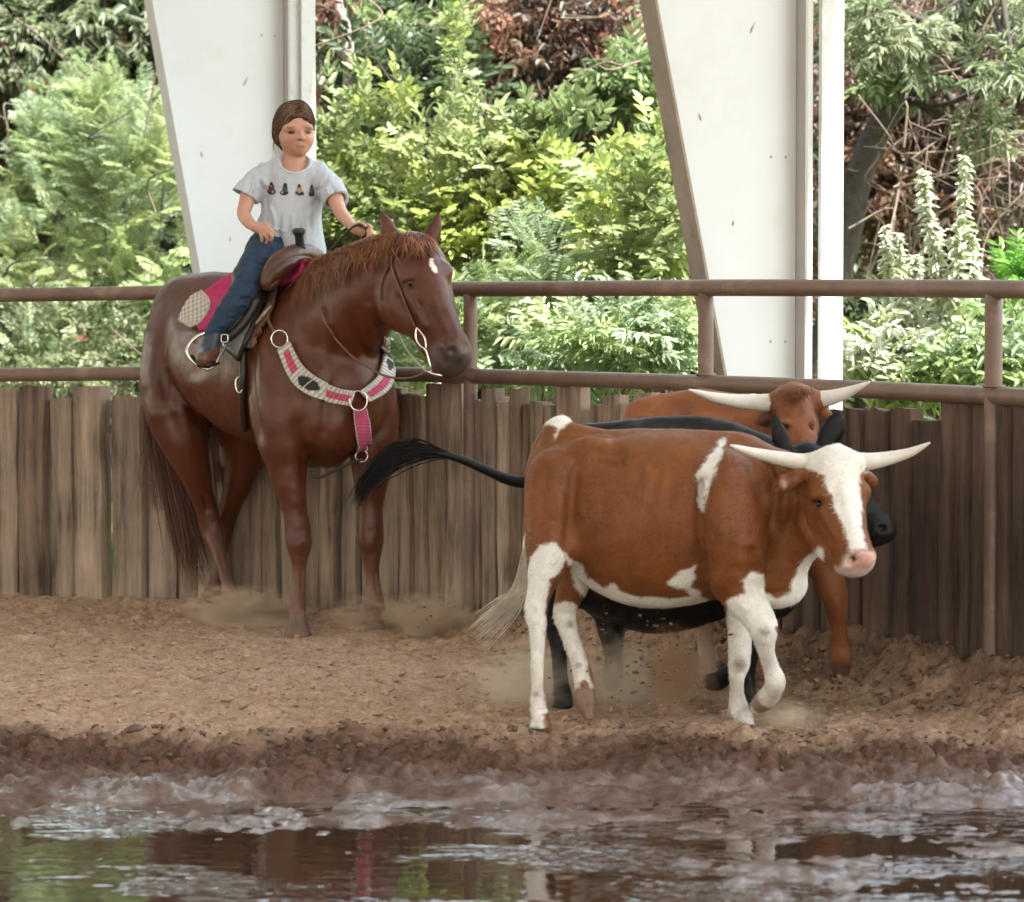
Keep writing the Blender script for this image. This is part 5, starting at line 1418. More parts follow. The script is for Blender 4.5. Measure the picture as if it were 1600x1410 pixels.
black_wrap = material('black_rubber_wrap', (.014, .013, .015), .5, var=.2, nscale=40, bump=.4, bscale=120, bdist=.003)
tube('horn', [hb, hb*.6+ht*.4, ht*.85+hb*.15, ht, ht+[0, 0, .012], ht+[0, 0, .02]], [.026, .020, .019, .027, .030, .020], black_wrap, saddle, 14)
# skirt, fender and stirrup leather
v, f, uu, vv = strip_geo(HT, [(395, 440), (392, 480), (396, 520), (402, 545)], [(440, 440), (436, 470), (424, 500), (405, 530)], .016, 12, 10, .012)
mesh('skirt', v, f, leather, saddle, True)
v, f, uu, vv = strip_geo(HT, [(372, 450), (362, 500), (355, 545)], [(428, 450), (410, 510), (384, 565)], .035, 14, 9, .008)
mesh('fender', v, f, dark_leather, saddle, True)
v, f, uu, vv = strip_geo(HT, [(400, 520), (420, 502), (434, 484)], [(392, 530), (405, 518), (421, 496)], .034, 10, 4, .006)
mesh('latigo_keeper', v, f, material('pale_rawhide', (.42, .32, .24), .7, var=.2, nscale=30), saddle, True)
pts = drape_line(HT, [(383, 545), (382, 590), (381, 640), (384, 668)], .010, 6)
tube('cinch', pts, .018, dark_leather, saddle, 8)
cc = drape(HT, 379, 600, .022, [14.3]); ring = np.array([cc + [.016*math.cos(t), -.004*math.cos(t), .034*math.sin(t)] for t in np.linspace(0, 2*math.pi, 25)])
tube('cinch_ring', ring, .0042, steel, saddle, 6, False)
# concho
cc = drape(HT, 434, 437, .05, [14.2]); v, f = sphere_geo(cc, .02, 14, 8, (1, .35, 1)); mesh('concho', v, f, material('aged_concho', (.35, .27, .2), .4, var=.3, metal=.6), saddle)
# stirrup around the boot
st = catmull([RD.p(*q) for q in ((347, 521, -.33), (330, 519, -.37), (308, 526, -.40), (294, 541, -.42), (294, 556, -.43), (306, 569, -.43), (322, 577, -.42), (334, 572, -.40), (342, 558, -.38), (350, 545, -.35), (352, 532, -.34))], 4)
stir = tube('stirrup', st, .0075, steel, saddle, 8)
tr = catmull([RD.p(*q) for q in ((296, 556, -.42), (308, 567, -.41), (324, 574, -.39))], 5)
tube('tread', tr, .014, dark_leather, stir, 8)
v, f, uu, vv = None, None, None, None
sl_ = catmull([RD.p(*q) for q in ((402, 468, -.36), (384, 500, -.37), (364, 522, -.37), (349, 532, -.36))], 5)
sv, sf = tube_geo(sl_, .021, 8, True); sv = sv + 0; mesh('stirrup_leather', sv, fixq(sf), dark_leather, saddle)
bc = RD.p(351, 529, -.412)
bk = np.array([bc + np.array([a*.014, -.002, b_*.016]) for a, b_ in ((-1, -.8), (-.8, -1), (.8, -1), (1, -.8), (1, .8), (.8, 1), (-.8, 1), (-1, .8), (-1, -.8))])
tube('buckle', bk, .0026, steel, saddle, 6, False)

# breast collar
collar = thing('breast_collar', HF.p(520, 590, -.55), 'woven white and pink breast collar across the horse chest', 'breast collar')
def strap_col(uu, vv, pinks, blacks):
    cst = np.tile([.60, .56, .50], (len(uu), 1))
    rib = (np.floor(uu*46) % 2 == 0)
    cst[rib] *= .62
    inner = np.abs(vv-.5) < .24
    for a, b_ in pinks:
        m = (uu > a) & (uu < b_) & inner
        cst[m] = np.where(rib[m][:, None], np.array([.50, .03, .125]), np.array([.40, .10, .16]))
    for a, b_ in blacks:
        w = np.clip(1-np.abs(np.abs((uu-(a+b_)/2)/((b_-a)/2))*1.0), 0, 1)
        m = (uu > a) & (uu < b_) & (np.abs(vv-.5) < .27*(np.abs((uu-(a+b_)/2)/((b_-a)/2)) > .06)*np.minimum(1, 1.6*w+.25))
        cst[m] = (.022, .02, .024)
    return cst
v, f, uu, vv = strip_geo(HT, [(455, 535), (474, 570), (500, 592), (528, 606), (553, 611)], [(435, 549), (452, 588), (478, 616), (515, 628), (546, 634)], .012, 150, 14, .010)
mesh('strap', v, f, woven, collar, True, strap_col(uu, vv, [(.06, .27), (.66, .97)], [(.34, .58)]))
v, f, uu, vv = strip_geo(HT, [(559, 612), (574, 600), (586, 588), (592, 570), (596, 545), (598, 522)], [(573, 627), (592, 616), (605, 602), (610, 582), (609, 555), (606, 530)], .014, 120, 14, .010)
mesh('strap', v, f, woven, collar, True, strap_col(uu, vv, [(.06, .46)], [(.56, .82)]))
v, f, uu, vv = strip_geo(HT, [(550, 638), (553, 665), (557, 705)], [(569, 636), (573, 665), (576, 704)], .016, 100, 12, .010, depth=14.05)
mesh('tie_strap', v, f, woven, collar, True, strap_col(uu*.7, np.where(np.abs(vv-.5) < .42, .5, vv), [(-.1, 1.1)], []))
def ring_at(px, py, rx, rz, name='ring', off=.02, tilt=.3, rad=.0042, depth=14.1):
    cc = drape(HT, px, py, off, [depth]); r = np.array([cc + [rx/356*math.cos(t), tilt*rx/356*math.cos(t), rz/356*math.sin(t)] for t in np.linspace(0, 2*math.pi, 29)])
    return tube(name, r, rad, steel, collar, 7, False)
ring_at(439, 533, 12, 13); ring_at(557, 625, 13, 15, off=.022); ring_at(568, 711, 9, 9, off=.02, depth=14.02)
pts = drape_line(HT, [(424, 456), (427, 485), (423, 505), (431, 522)], .016, 6)
tube('tug_strap', pts, .0075, strap_leather, collar, 7)
pts = np.array([HF.p(*q) for q in ((566, 718, -.50), (548, 724, -.50), (522, 736, -.49), (502, 746, -.48), (490, 744, -.48), (487, 736, -.48))])
tube('tie_down', catmull(pts, 4), .0065, dark_leather, collar, 7)

# bridle
bridle = thing('bridle', HF.p(640, 470, -1.0), 'thin leather bridle with steel bit and long reins on the horse head', 'bridle')
def bstrap(name, pts, r=.0048, off=.006, mat=strap_leather, depth=13.7):
    return tube(name, drape_line(HT, pts, off, 5, depth), r, mat, bridle, 6)
bstrap('cheek_strap', [(606, 379), (609, 400), (617, 428), (630, 462), (643, 494), (651, 513)])
bstrap('brow_strap', [(612, 414), (616, 402), (624, 396), (634, 394)], .004)
bstrap('throat_strap', [(610, 412), (602, 430), (596, 448), (596, 470)], .004)
bit = [HF.p(*q) for q in ((651, 512, -1.03), (650, 528, -1.03), (656, 540, -1.04), (664, 546, -1.05), (668, 556, -1.05), (672, 572, -1.05), (674, 585, -1.04))]
tube('bit_shank', catmull(bit, 5), .005, steel, bridle, 7)
bit = [HF.p(*q) for q in ((651, 512, -1.03), (658, 520, -1.04), (664, 530, -1.05), (666, 546, -1.05))]
tube('bit_ring', catmull(bit, 5), .0042, steel, bridle, 7)
bit = [HF.p(*q) for q in ((668, 580, -1.04), (676, 584, -1.06), (684, 586, -1.07), (690, 588, -1.06))]
tube('curb_chain', catmull(bit, 5), .0055, steel, bridle, 6)
near = drape_line(HT, [(503, 478), (510, 500), (525, 527)], .012, 5, 14.0)
rein = np.vstack([near, [HF.p(*q) for q in ((548, 555, -.74), (575, 574, -.80), (603, 588, -.88), (632, 592, -.96), (655, 587, -1.02), (670, 580, -1.04))]])
tube('rein', catmull(rein, 4), .0052, strap_leather, bridle, 6)
far = [HF.p(*q) for q in ((622, 522, -.74), (636, 548, -.80), (655, 570, -.90), (668, 582, -.98))]
tube('rein', catmull(far, 5), .0042, material('pale_rein', (.42, .38, .31), .7, var=.2), bridle, 6)

# ------------------------------------------------------------------ the rider
rider = thing('person', RD.p(440, 400, .05), 'child in a pale grey printed T-shirt and blue jeans riding the sorrel horse', 'person')
B = Field([P(352, 300, 14.8)[0], 14.0, 1.28], [P(596, 300, 14.8)[0], 14.85, 2.36], .0042)
FX = np.array([.33, -.94, 0])       # where the face looks
g(B, [(459, 190, .035, 29), (460, 200, .03, 29)], k=.03, aniso=[(np.array([1., 0, 0]), .98)])
g(B, [(463, 196, -.005, 27), (466, 212, -.012, 25), (468, 224, -.02, 19)], k=.03)
g(B, [(469, 228, -.034, 12), (470, 234.5, -.047, 7.5)], k=.02)
g(B, [(452, 218, -.018, 12), (479, 218, -.026, 9)], k=.03)                 # cheeks
g(B, [(455, 219, -.046, 8)], k=.02); g(B, [(479, 219, -.050, 6.5)], k=.02)
g(B, [(470, 203, -.080, 2.6), (471, 211, -.092, 3.2), (471.5, 215.5, -.100, 4.2)], k=.012)   # nose
g(B, [(466.5, 217, -.089, 2.8), (475, 217, -.090, 2.6)], k=.008)
g(B, [(463, 228, -.063, 2.0), (470, 227.4, -.070, 2.0), (476.5, 228, -.065, 1.8)], k=.010)
g(B, [(464.5, 231, -.061, 2.0), (470, 231.3, -.068, 2.2), (475.5, 231, -.063, 1.9)], k=.010)
g(B, [(447, 200.5, -.062, 4), (456, 199, -.072, 4), (463, 201, -.074, 3)], k=.015)
g(B, [(476, 201, -.076, 3), (482, 199.5, -.075, 4), (487, 201, -.066, 3)], k=.012)
g(B, [(455, 207, -.086, 4.6)], k=.012, cut=True); g(B, [(481, 207, -.087, 4.0)], k=.012, cut=True)
g(B, [(462, 229.3, -.073, .8), (470, 229.2, -.079, .8), (478, 229.3, -.074, .8)], k=.004, cut=True)
g(B, [(436, 212, .03, 6), (435, 218, .03, 5), (437, 223, .025, 3.5)], k=.01, aniso=[(np.array([1., 0, 0]), .6)])   # ear
g(B, [(461, 228, .03, 19), (460, 245, .04, 18), (459, 262, .045, 24)], k=.03)
g(B, [(408, 280, .03, 12), (440, 276, .04, 15), (482, 276, .03, 15), (506, 284, .0, 12)], k=.03)
g(B, [(458, 290, .03, 36), (455, 330, .03, 36), (450, 370, .04, 38), (448, 395, .05, 38)], k=.03, aniso=[(np.array([0, 1., 0]), .7)])
def hand(fld, pts, fingers, thumb):
    g(fld, pts, k=.012)
    for q in fingers: g(fld, q, k=.004, sub=4)
    g(fld, thumb, k=.006, sub=4)
# right arm, hand on the thigh
g(B, [(405, 282, .02, 12), (392, 298, .0, 14), (384, 320, -.02, 11.5), (381, 335, -.045, 10.8), (389, 348, -.10, 9.4), (398, 355, -.14, 7.4)], k=.015)
hand(B, [(399, 355, -.145, 7.5), (407, 358, -.17, 8.0), (413, 361, -.185, 7)],
     [[(411, 356, -.19, 3.4), (420, 357, -.205, 3.2), (426, 362, -.205, 2.9), (428, 368, -.195, 2.5)],
      [(413, 360, -.195, 3.4), (420, 364, -.21, 3.2), (425, 371, -.208, 2.9), (424, 377, -.195, 2.5)],
      [(411, 363, -.192, 3.3), (416, 369, -.205, 3.1), (418, 375, -.2, 2.8), (416, 380, -.19, 2.4)],
      [(407, 364, -.185, 3.0), (409, 371, -.195, 2.7), (409, 377, -.19, 2.4)]],
     [(404, 353, -.16, 3.8), (412, 350, -.185, 3.4), (419, 351, -.195, 2.8)])
# left arm, hand holding the reins
g(B, [(508, 286, .0, 12), (520, 302, -.05, 14), (527, 320, -.12, 11.4), (534, 335, -.19, 10.3), (545, 348, -.27, 8.6), (552, 356, -.32, 7.2)], k=.015)
hand(B, [(553, 356, -.325, 7.6), (560, 359, -.35, 9), (566, 361, -.36, 8.5)],
     [[(567, 353, -.37, 3.5), (575, 352, -.39, 3.3), (579, 357, -.41, 3.1), (574, 362, -.415, 2.8)],
      [(569, 358, -.37, 3.5), (578, 358, -.39, 3.3), (581, 364, -.41, 3.1), (575, 368, -.415, 2.8)],
      [(568, 363, -.365, 3.4), (576, 365, -.385, 3.2), (578, 371, -.40, 3.0), (572, 373, -.405, 2.7)],
      [(564, 367, -.36, 3.1), (570, 371, -.375, 2.9), (571, 376, -.385, 2.6), (566, 376, -.39, 2.4)]],
     [(558, 353, -.36, 4.0), (564, 350, -.39, 3.6), (570, 353, -.41, 3.0)])
V, Q = B.surface(3)
sx, sy = project(V); n1 = fbm(V[:, 0]*20, V[:, 1]*20, V[:, 2]*20, 2)
col = np.tile([.54, .29, .21], (len(V), 1))*(1+.06*n1)[:, None]
face = (V[:, 1] < 14.56) & (sy < 245)
for (px_, py_, dy, r, cc, k) in ((455, 220, -.07, .026, (.52, .20, .15), .5), (482, 220, -.07, .022, (.52, .20, .15), .5), (471, 217, -.1, .014, (.50, .21, .16), .5)):
    col = mixw(col, nearp(V, RD.p(px_, py_, dy), r, .9)*k, cc)
lips = np.minimum(poly_sd(sx, sy, [(461, 229), (466, 226.8), (470, 227.3), (474, 226.8), (478.5, 229), (474, 232.2), (470, 233), (466, 232.2)]), 9)
for nx in (467.5, 474.5): col = mixw(col, .8*(1-sstep(.5, 1.2, np.hypot((sx-nx)/1.8, (sy-219.6)/1.1)))*face, (.14, .05, .04))
col = mixw(col, (1-sstep(-1, .8, lips))*face*.8, (.36, .115, .095))
col = mixw(col, (1-sstep(-.2, .8, np.abs(sy-229.2-.04*np.abs(sx-470)))) * face*(np.abs(sx-470) < 7.5), (.10, .02, .02))
for ex, ew in ((455, 6.3), (481.5, 5.2)):
    lid = np.hypot((sx-ex)/ew, (sy-207.2)/2.5)
    col = mixw(col, .5*(1-sstep(.6, 1.7, lid))*face, (.25, .105, .075))
    col = mixw(col, (1-sstep(.8, 1.1, lid))*face, (.022, .012, .010))
    br = np.hypot((sx-ex)/(ew+1.5), (sy-199.6+.03*(sx-ex)**2*.35)/1.25)
    col = mixw(col, .75*(1-sstep(.6, 1.2, br))*face, (.09, .042, .026))
skin, nt, b = nt_new('child_skin')
a_ = N(nt, 'ShaderNodeAttribute', attribute_name='Col'); nt.links.new(a_.outputs['Color'], b.inputs['Base Color'])
b.inputs['Roughness'].default_value = .5; b.inputs['Subsurface Weight'].default_value = .12; b.inputs['Subsurface Radius'].default_value = (.012, .005, .003)
b.inputs['Subsurface Scale'].default_value = .6
mesh('body', V, Q, skin, rider, True, col)
# hair: a cap parted in the middle, pulled back, with strands on it
Hh = Field([P(410, 180, 14.6)[0], 14.36, 1.95], [P(512, 180, 14.6)[0], 14.80, 2.36], .0042)
g(Hh, [(460, 189.5, .018, 32.5), (460, 202, .035, 31)], k=.03)
g(Hh, [(466, 178, -.022, 18), (452, 181, -.02, 17), (477, 182, -.022, 13)], k=.02)
g(Hh, [(437, 196, .012, 11), (435, 208, .018, 9), (438, 218, .03, 6)], k=.02)
g(Hh, [(447, 210, .07, 22), (450, 224, .085, 15)], k=.03)
g(Hh, [(468, 222, -.085, 23), (468, 210, -.095, 21.5), (468, 202, -.105, 18.5)], k=.022, cut=True)
g(Hh, [(463, 243, -.02, 27)], k=.01, cut=True)
V, Q = Hh.surface(3)
V = sculpt(V, Q, [([(466, 156), (467, 170), (467, 184)], 1.6, -.006)], .0012, 60)
hair_brown = material('brown_hair', attr=True, rough=.5, var=.0, spec=.3)
scalp_hair = material('brown_under_hair', attr=True, rough=.8, var=.3, nscale=120, spec=.1)
n1 = fbm(V[:, 0]*60, V[:, 1]*20, V[:, 2]*30, 2)
hair = mesh('hair', V, Q, scalp_hair, rider, True, np.tile([.070, .038, .023], (len(V), 1))*(1+.4*n1)[:, None])
HTr = bvh(V, Q); lines, rad = [], []
for i in range(1300):
    sd_ = rng.choice([-1, 1], p=[.58, .42]); x0 = 466+rng.normal(0, .7); y0 = rng.uniform(156, 185)
    ye = rng.uniform(196, 226) if sd_ < 0 else rng.uniform(186, 206); xe = rng.uniform(427, 440) if sd_ < 0 else rng.uniform(486, 493)
    last = [14.5]; pts = []
    for s in np.linspace(0, 1, 7):
        x_, y_ = x0 + (xe-x0)*s**.75, y0 + (ye-y0)*s**1.7
        r_ = drape(HTr, x_, y_, .0015+.004*math.sin(3.1*s)*rng.random(), last); pts.append(r_ if r_ is not None else P(x_, y_, 14.5))
    lines.append(catmull(pts, 2)); rad.append(rng.uniform(.0008, .0019))
for i in range(60):     # short wisps along the hairline
    sd_ = rng.choice([-1, 1]); x0 = 467 + sd_*rng.uniform(2, 18); y0 = 180 + .02*(x0-467)**2
    lines.append(catmull([RD.p(x0, y0, -.074), RD.p(x0+sd_*3, y0+3, -.078), RD.p(x0+sd_*rng.uniform(5, 9), y0+rng.uniform(5, 10), -.070)], 4)); rad.append(rng.uniform(.0005, .0010))
for i in range(26):
    x0, y0 = rng.uniform(428, 437), rng.uniform(190, 222)
    lines.append(catmull([RD.p(x0+4, y0, .03), RD.p(x0-3, y0+6, .02), RD.p(x0-3+rng.normal(0, 5), y0+rng.uniform(10, 28), .02)], 4)); rad.append(.0004)
hv, hf, hc = coloured_hair(lines, rad, [(.11, .060, .035), (.06, .031, .018), (.26, .165, .105), (.17, .10, .06), (.035, .019, .012)])
mesh('strands', hv, hf, hair_brown, hair, True, hc)
# T-shirt
Ts = Field([P(345, 300, 14.8)[0], 14.15, 1.36], [P(565, 300, 14.8)[0], 14.98, 2.12], .0046)
YA = [(np.array([0, 1., 0]), .74)]
def crease(X, Y, Z):
    px_ = X*357; n = pnoise(X*26 + 6*Z, Y*9, Z*5 + 2.0) + .6*pnoise(X*48 - 14*Z, Y*12, Z*9)
    return (.006*n).astype(np.float32)
nk = RD.p(460, 251, .02)
g(Ts, [(456, 282, .03, 44), (456, 310, .03, 47), (454, 345, .03, 49), (451, 378, .04, 56), (450, 396, .05, 61)], k=.03, aniso=YA, wob=crease, planes=[(RD.p(450, 402, 0), np.array([0, 0, -1.]))])
g(Ts, [(420, 276, .035, 19), (458, 272, .04, 22), (494, 275, .02, 20)], k=.03, wob=crease)
ra, rb = RD.p(402, 278, .02), RD.p(378, 316, -.005); d_ = (rb-ra)/np.linalg.norm(rb-ra)
Ts.chain([RD.p(414, 276, .03), RD.p(398, 288, .015), rb], [20/357, 21/357, 23/357], k=.03, wob=crease, planes=[(RD.p(383, 307, 0), d_)])
la, lb = RD.p(506, 280, .0), RD.p(530, 322, -.10); d2 = (lb-la)/np.linalg.norm(lb-la)
Ts.chain([RD.p(498, 276, .02), RD.p(512, 290, -.02), lb], [20/357, 21/357, 21/357], k=.03, wob=crease, planes=[(RD.p(525, 314, -.08), d2)])
Ts.chain([RD.p(388, 300, .0), RD.p(374, 322, -.01)], [16.5/357, 18/357], k=.004, cut=True)
Ts.chain([RD.p(522, 308, -.07), RD.p(534, 330, -.13)], [15.5/357, 16.5/357], k=.004, cut=True)
g(Ts, [(461, 228, -.02, 20), (460, 243, -.02, 23), (460, 249, -.03, 23)], k=.006, cut=True)
V, Q = Ts.surface(3)
V = sculpt(V, Q, [([(412, 300), (418, 330), (414, 372)], 2.6, -.009), ([(420, 315), (430, 345), (426, 385)], 2.8, .008), ([(440, 330), (436, 360), (442, 392)], 2.6, -.008), ([(456, 330), (458, 370)], 2.8, .007),
    ([(498, 305), (488, 330), (486, 372)], 2.6, -.009), ([(492, 318), (480, 345), (478, 385)], 2.6, .008), ([(468, 345), (472, 390)], 2.4, -.007), ([(405, 282), (412, 296), (424, 303)], 2.4, -.008), ([(408, 275), (416, 288), (430, 292)], 2.4, .006),
    ([(508, 280), (500, 293), (490, 300)], 2.4, -.008), ([(395, 284), (388, 298), (384, 308)], 2.6, -.008), ([(404, 286), (398, 300), (396, 314)], 2.4, .007), ([(516, 286), (522, 298), (528, 312)], 2.6, -.007), ([(510, 292), (514, 306)], 2.2, .006),
    ([(404, 384), (428, 392), (450, 396)], 2.4, -.006), ([(410, 345), (430, 358), (452, 362)], 2.4, .006)], .001, 30)
shirt = mesh('shirt', V, Q, material('grey_cotton', (.48, .51, .58), .9, var=.06, nscale=60, bump=.15, bscale=400, bdist=.002, sheen=.1), rider)
STr = bvh(V, Q)
cl = catmull(np.array([(436, 250), (440, 260), (450, 267), (461, 269), (473, 266), (482, 260), (487, 252)]), 6)
last = [14.5]; pts = np.array([drape(STr, q[0], q[1]+2, .001, last) for q in cl])
tube('collar', pts, .005, material('collar_rib', (.58, .60, .64), .9, var=.1, nscale=80), shirt, 6)
# the four small figures printed across the chest
def print_fig(dots):
    V_, F_, C_ = [], [], []
    for (cx, cy, rx, ry, rot, cc) in dots:
        n0 = len(V_); last = [14.45]; k = 16
        ring_ = [(cx, cy)] + [(cx + rx*math.cos(t)*math.cos(rot) - ry*math.sin(t)*math.sin(rot), cy + rx*math.cos(t)*math.sin(rot) + ry*math.sin(t)*math.cos(rot)) for t in np.linspace(0, 2*math.pi, k, endpoint=False)]
        for q in ring_:
            V_.append(drape(STr, q[0], q[1], .0022 + .0004*len(F_)/16, last)); C_.append(cc)
        F_ += [(n0, n0+1+j, n0+1+(j+1) % k) for j in range(k)]
    return V_, F_, C_
br, dk, gy, tn = (.075, .028, .02), (.022, .018, .02), (.06, .06, .075), (.36, .22, .16)
figs = [[(424.5, 300, 6.8, 5, 0, br), (424.5, 293.5, 4.4, 6, .1, br), (424.5, 288, 2.8, 3.2, 0, dk), (427, 300, 2, 2.5, 0, tn)],
        [(444, 301.5, 7, 3.8, 0, dk), (445.5, 295.5, 4.2, 6, .1, gy), (446, 289.5, 2.8, 3.2, 0, dk), (441, 301, 2, 1.6, 0, (.4, .4, .4))],
        [(468, 302, 7, 3.8, .1, br), (467.5, 296.5, 4.2, 5.5, .05, tn), (467.5, 291, 2.7, 3.1, 0, br), (472, 303.5, 3.2, 2.2, .3, dk)],
        [(486.5, 303.5, 4.6, 4, 0, dk), (487, 298, 3.4, 6, .05, br), (486.5, 300, 1.6, 3.5, .1, gy), (487.5, 291.5, 2.3, 2.9, 0, dk)]]
ink = material('shirt_print_ink', attr=True, rough=.8, var=.3, nscale=120)
for fg in figs:
    v_, f_, c_ = print_fig(fg); mesh('print', v_, f_, ink, shirt, True, c_)
# jeans
J = Field([P(295, 460, 14.9)[0], 14.0, .93], [P(560, 460, 14.9)[0], 15.05, 1.75], .0052)
def denim(X, Y, Z): return (.004*pnoise(X*16, Y*16, Z*34) + .003*pnoise(X*40, Y*40, Z*40)).astype(np.float32)
g(J, [(425, 396, .02, 42), (465, 396, .08, 42)], k=.03, wob=denim)
g(J, [(415, 398, -.03, 30), (402, 412, -.16, 27), (391, 434, -.26, 22.5), (382, 455, -.33, 21.5), (367, 476, -.36, 20), (351, 497, -.37, 17.5), (338, 514, -.37, 14.5), (333, 521, -.37, 13.5)], k=.03, wob=denim)
g(J, [(475, 400, .16, 30), (500, 430, .22, 25), (512, 470, .25, 22), (508, 520, .3, 18)], k=.03, wob=denim)
V, Q = J.surface(3)
V = sculpt(V, Q, [([(372, 470), (384, 466), (398, 470)], 2.4, -.008), ([(364, 480), (378, 476), (390, 480)], 2.4, .008), ([(378, 444), (394, 442), (408, 448)], 2.4, -.007), ([(350, 500), (362, 497), (370, 502)], 2.2, -.006), ([(342, 510), (354, 508)], 2.2, .006), ([(396, 408), (410, 414), (424, 412)], 2.6, -.008), ([(356, 488), (372, 488)], 2.2, -.006), ([(404, 424), (392, 452), (372, 482), (344, 514)], 1.6, .004)], .0012, 30)
jm = material('blue_denim', (.015, .034, .070), .85, var=.35, nscale=16, bump=.3, bscale=300, bdist=.002)
jeans = mesh('jeans', V, Q, jm, rider)
# boot
Bo = Field([P(280, 560, 14.3)[0], 13.9, 1.05], [P(365, 560, 14.6)[0], 14.5, 1.36], .0045)
g(Bo, [(336, 518, -.37, 13.5), (331, 535, -.38, 14), (327, 548, -.40, 14)], k=.02)
g(Bo, [(328, 552, -.38, 14), (321, 557, -.44, 13.5), (317, 561, -.49, 11)], k=.02)
V, Q = Bo.surface(3); sx, sy = project(V)
bcol = np.tile([.030, .040, .065], (len(V), 1)); bcol = mixw(bcol, sstep(546, 552, sy + .25*(sx-320)), (.14, .06, .038))
boot = mesh('boot', V, Q, material('boot_leather', attr=True, rough=.4, var=.25, nscale=20), rider, True, bcol)
v, f = tube_geo(catmull([RD.p(334, 564, -.37), RD.p(325, 570, -.43), RD.p(316, 573, -.49)], 5), [.030]*5+[.034]*5+[.026], 10, True)
v[:, 2] = RD.p(325, 570, -.43)[2] + (v[:, 2]-RD.p(325, 570, -.43)[2])*.35
mesh('sole', v, fixq(f), dark_leather, boot)
# rein held in the hand
held = [RD.p(*q) for q in ((508, 402, -.28), (520, 388, -.33), (535, 371, -.37), (550, 356, -.40), (562, 351, -.415), (571, 357, -.405), (572, 366, -.395), (566, 372, -.38))]
tube('rein', catmull(held, 4), .0055, material('dark_rein', (.03, .022, .016), .5, var=.2), bridle, 7)

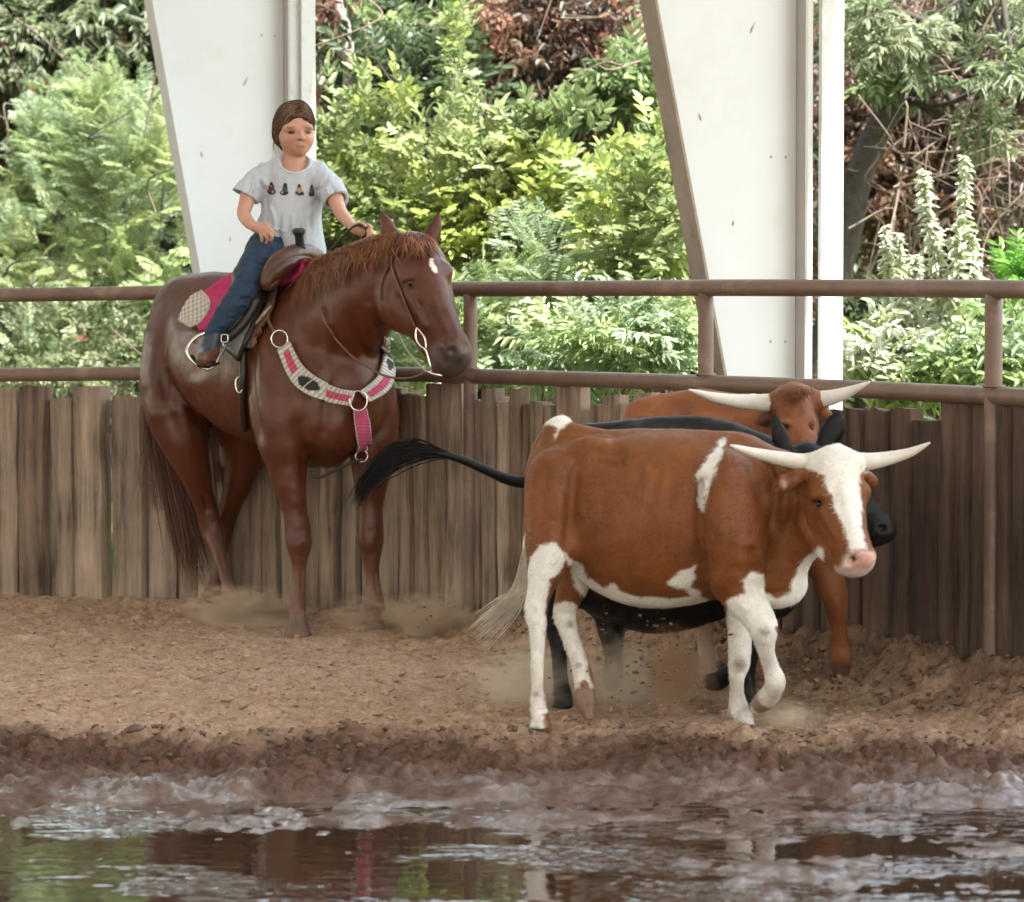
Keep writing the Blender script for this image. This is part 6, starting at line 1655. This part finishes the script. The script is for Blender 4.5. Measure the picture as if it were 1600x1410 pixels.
# ================================================================== DUST IN THE AIR
def dust_material(name, color, dens, scale, lo):
    m = bpy.data.materials.new(name); m.use_nodes = True; nt = m.node_tree; nt.nodes.clear()
    out = nt.nodes.new('ShaderNodeOutputMaterial'); pv = nt.nodes.new('ShaderNodeVolumePrincipled')
    pv.inputs['Color'].default_value = (*color, 1); pv.inputs['Anisotropy'].default_value = 0.1
    tc = nt.nodes.new('ShaderNodeTexCoord')
    ln = nt.nodes.new('ShaderNodeVectorMath'); ln.operation = 'LENGTH'; nt.links.new(tc.outputs['Object'], ln.inputs[0])
    fo = nt.nodes.new('ShaderNodeMapRange'); fo.interpolation_type = 'SMOOTHSTEP'
    fo.inputs['From Min'].default_value = 1.0; fo.inputs['From Max'].default_value = 0.0
    nt.links.new(ln.outputs['Value'], fo.inputs['Value'])
    no = nt.nodes.new('ShaderNodeTexNoise'); no.inputs['Scale'].default_value = scale; no.inputs['Detail'].default_value = 6; no.inputs['Roughness'].default_value = .6
    no.inputs['Distortion'].default_value = 1.2
    nt.links.new(tc.outputs['Object'], no.inputs['Vector'])
    am = nt.nodes.new('ShaderNodeMath'); am.operation = 'MULTIPLY_ADD'; am.inputs[1].default_value = 1.9; am.inputs[2].default_value = -.45
    nt.links.new(no.outputs['Fac'], am.inputs[0])
    ad = nt.nodes.new('ShaderNodeMath'); ad.operation = 'MULTIPLY_ADD'; ad.inputs[1].default_value = .55
    nt.links.new(fo.outputs[0], ad.inputs[0]); nt.links.new(am.outputs[0], ad.inputs[2])
    mr = nt.nodes.new('ShaderNodeMapRange'); mr.inputs['From Min'].default_value = lo; mr.inputs['From Max'].default_value = 1.7
    nt.links.new(ad.outputs[0], mr.inputs['Value'])
    a = nt.nodes.new('ShaderNodeMath'); a.operation = 'MULTIPLY'; nt.links.new(fo.outputs[0], a.inputs[0]); nt.links.new(mr.outputs[0], a.inputs[1])
    b = nt.nodes.new('ShaderNodeMath'); b.operation = 'MULTIPLY'; b.inputs[1].default_value = dens; nt.links.new(a.outputs[0], b.inputs[0])
    nt.links.new(b.outputs[0], pv.inputs['Density']); nt.links.new(pv.outputs[0], out.inputs['Volume'])
    return m
def dust(label, cx, cy, Y, hw, hh, dy, mat):
    s = F_PX/Y
    v, f = sphere_geo((0, 0, 0), 1.0, 20, 14)
    o = mesh('dust', v, f, mat)
    o.location = P(cx, cy, Y); o.scale = (hw/s, dy, hh/s)
    return tag(o, label, 'dust', kind='stuff')
tan_dust = dust_material('tan_dust', (.95, .73, .53), 100.0, 3.0, .62)
pale_dust = dust_material('pale_dust', (.96, .82, .65), 17.0, 2.6, .52)
brown_dust = dust_material('brown_dust', (.66, .44, .29), 130.0, 2.8, .66)
dust('tan dust puff kicked up around the horse hind hooves', 380, 955, 14.7, 150, 58, .3, tan_dust)
dust('low tan dust trailing left of the horse near fore hoof', 410, 980, 14.5, 115, 34, .15, tan_dust)
dust('tan dust rolling off the horse left fore hoof', 600, 968, 14.35, 130, 56, .25, tan_dust)
dust('ragged tan dust ahead of the horse front hooves', 675, 972, 14.1, 100, 66, .25, tan_dust)
dust('pale dust veil drifting behind the hind legs of the leading steer', 830, 1065, 11.7, 150, 95, .4, pale_dust)
dust('pale dust under the belly of the leading steer', 975, 1060, 11.6, 110, 100, .35, pale_dust)
dust('brown burst of soil thrown up between the steer legs', 1055, 1050, 11.3, 80, 105, .2, brown_dust)
dust('faint dust under the raised foreleg of the steer', 1230, 1118, 11.0, 80, 36, .2, pale_dust)
parts = []
for i in range(110):
    cx, cy = rng.normal(1005, 48), rng.normal(1040, 50); r = abs(rng.normal(0, .0035)) + .0025
    if cy > 1110: continue
    v, f = clod_t[i % 5]; parts.append((v*r*rng.uniform(.6, 1.4, 3) + P(cx, cy, rng.normal(11.1, .08)), f))
for i in range(26):
    cx, cy = rng.normal(650, 40), rng.normal(965, 18); r = abs(rng.normal(0, .002)) + .0015
    v, f = clod_t[i % 5]; parts.append((v*r + P(cx, cy, rng.normal(14.0, .08)), f))
v, f = joinm(parts)
tag(mesh('flying_clods', v, f, clod_mat), 'small dark crumbs of soil flung into the air by the hooves', 'soil crumbs', kind='stuff')
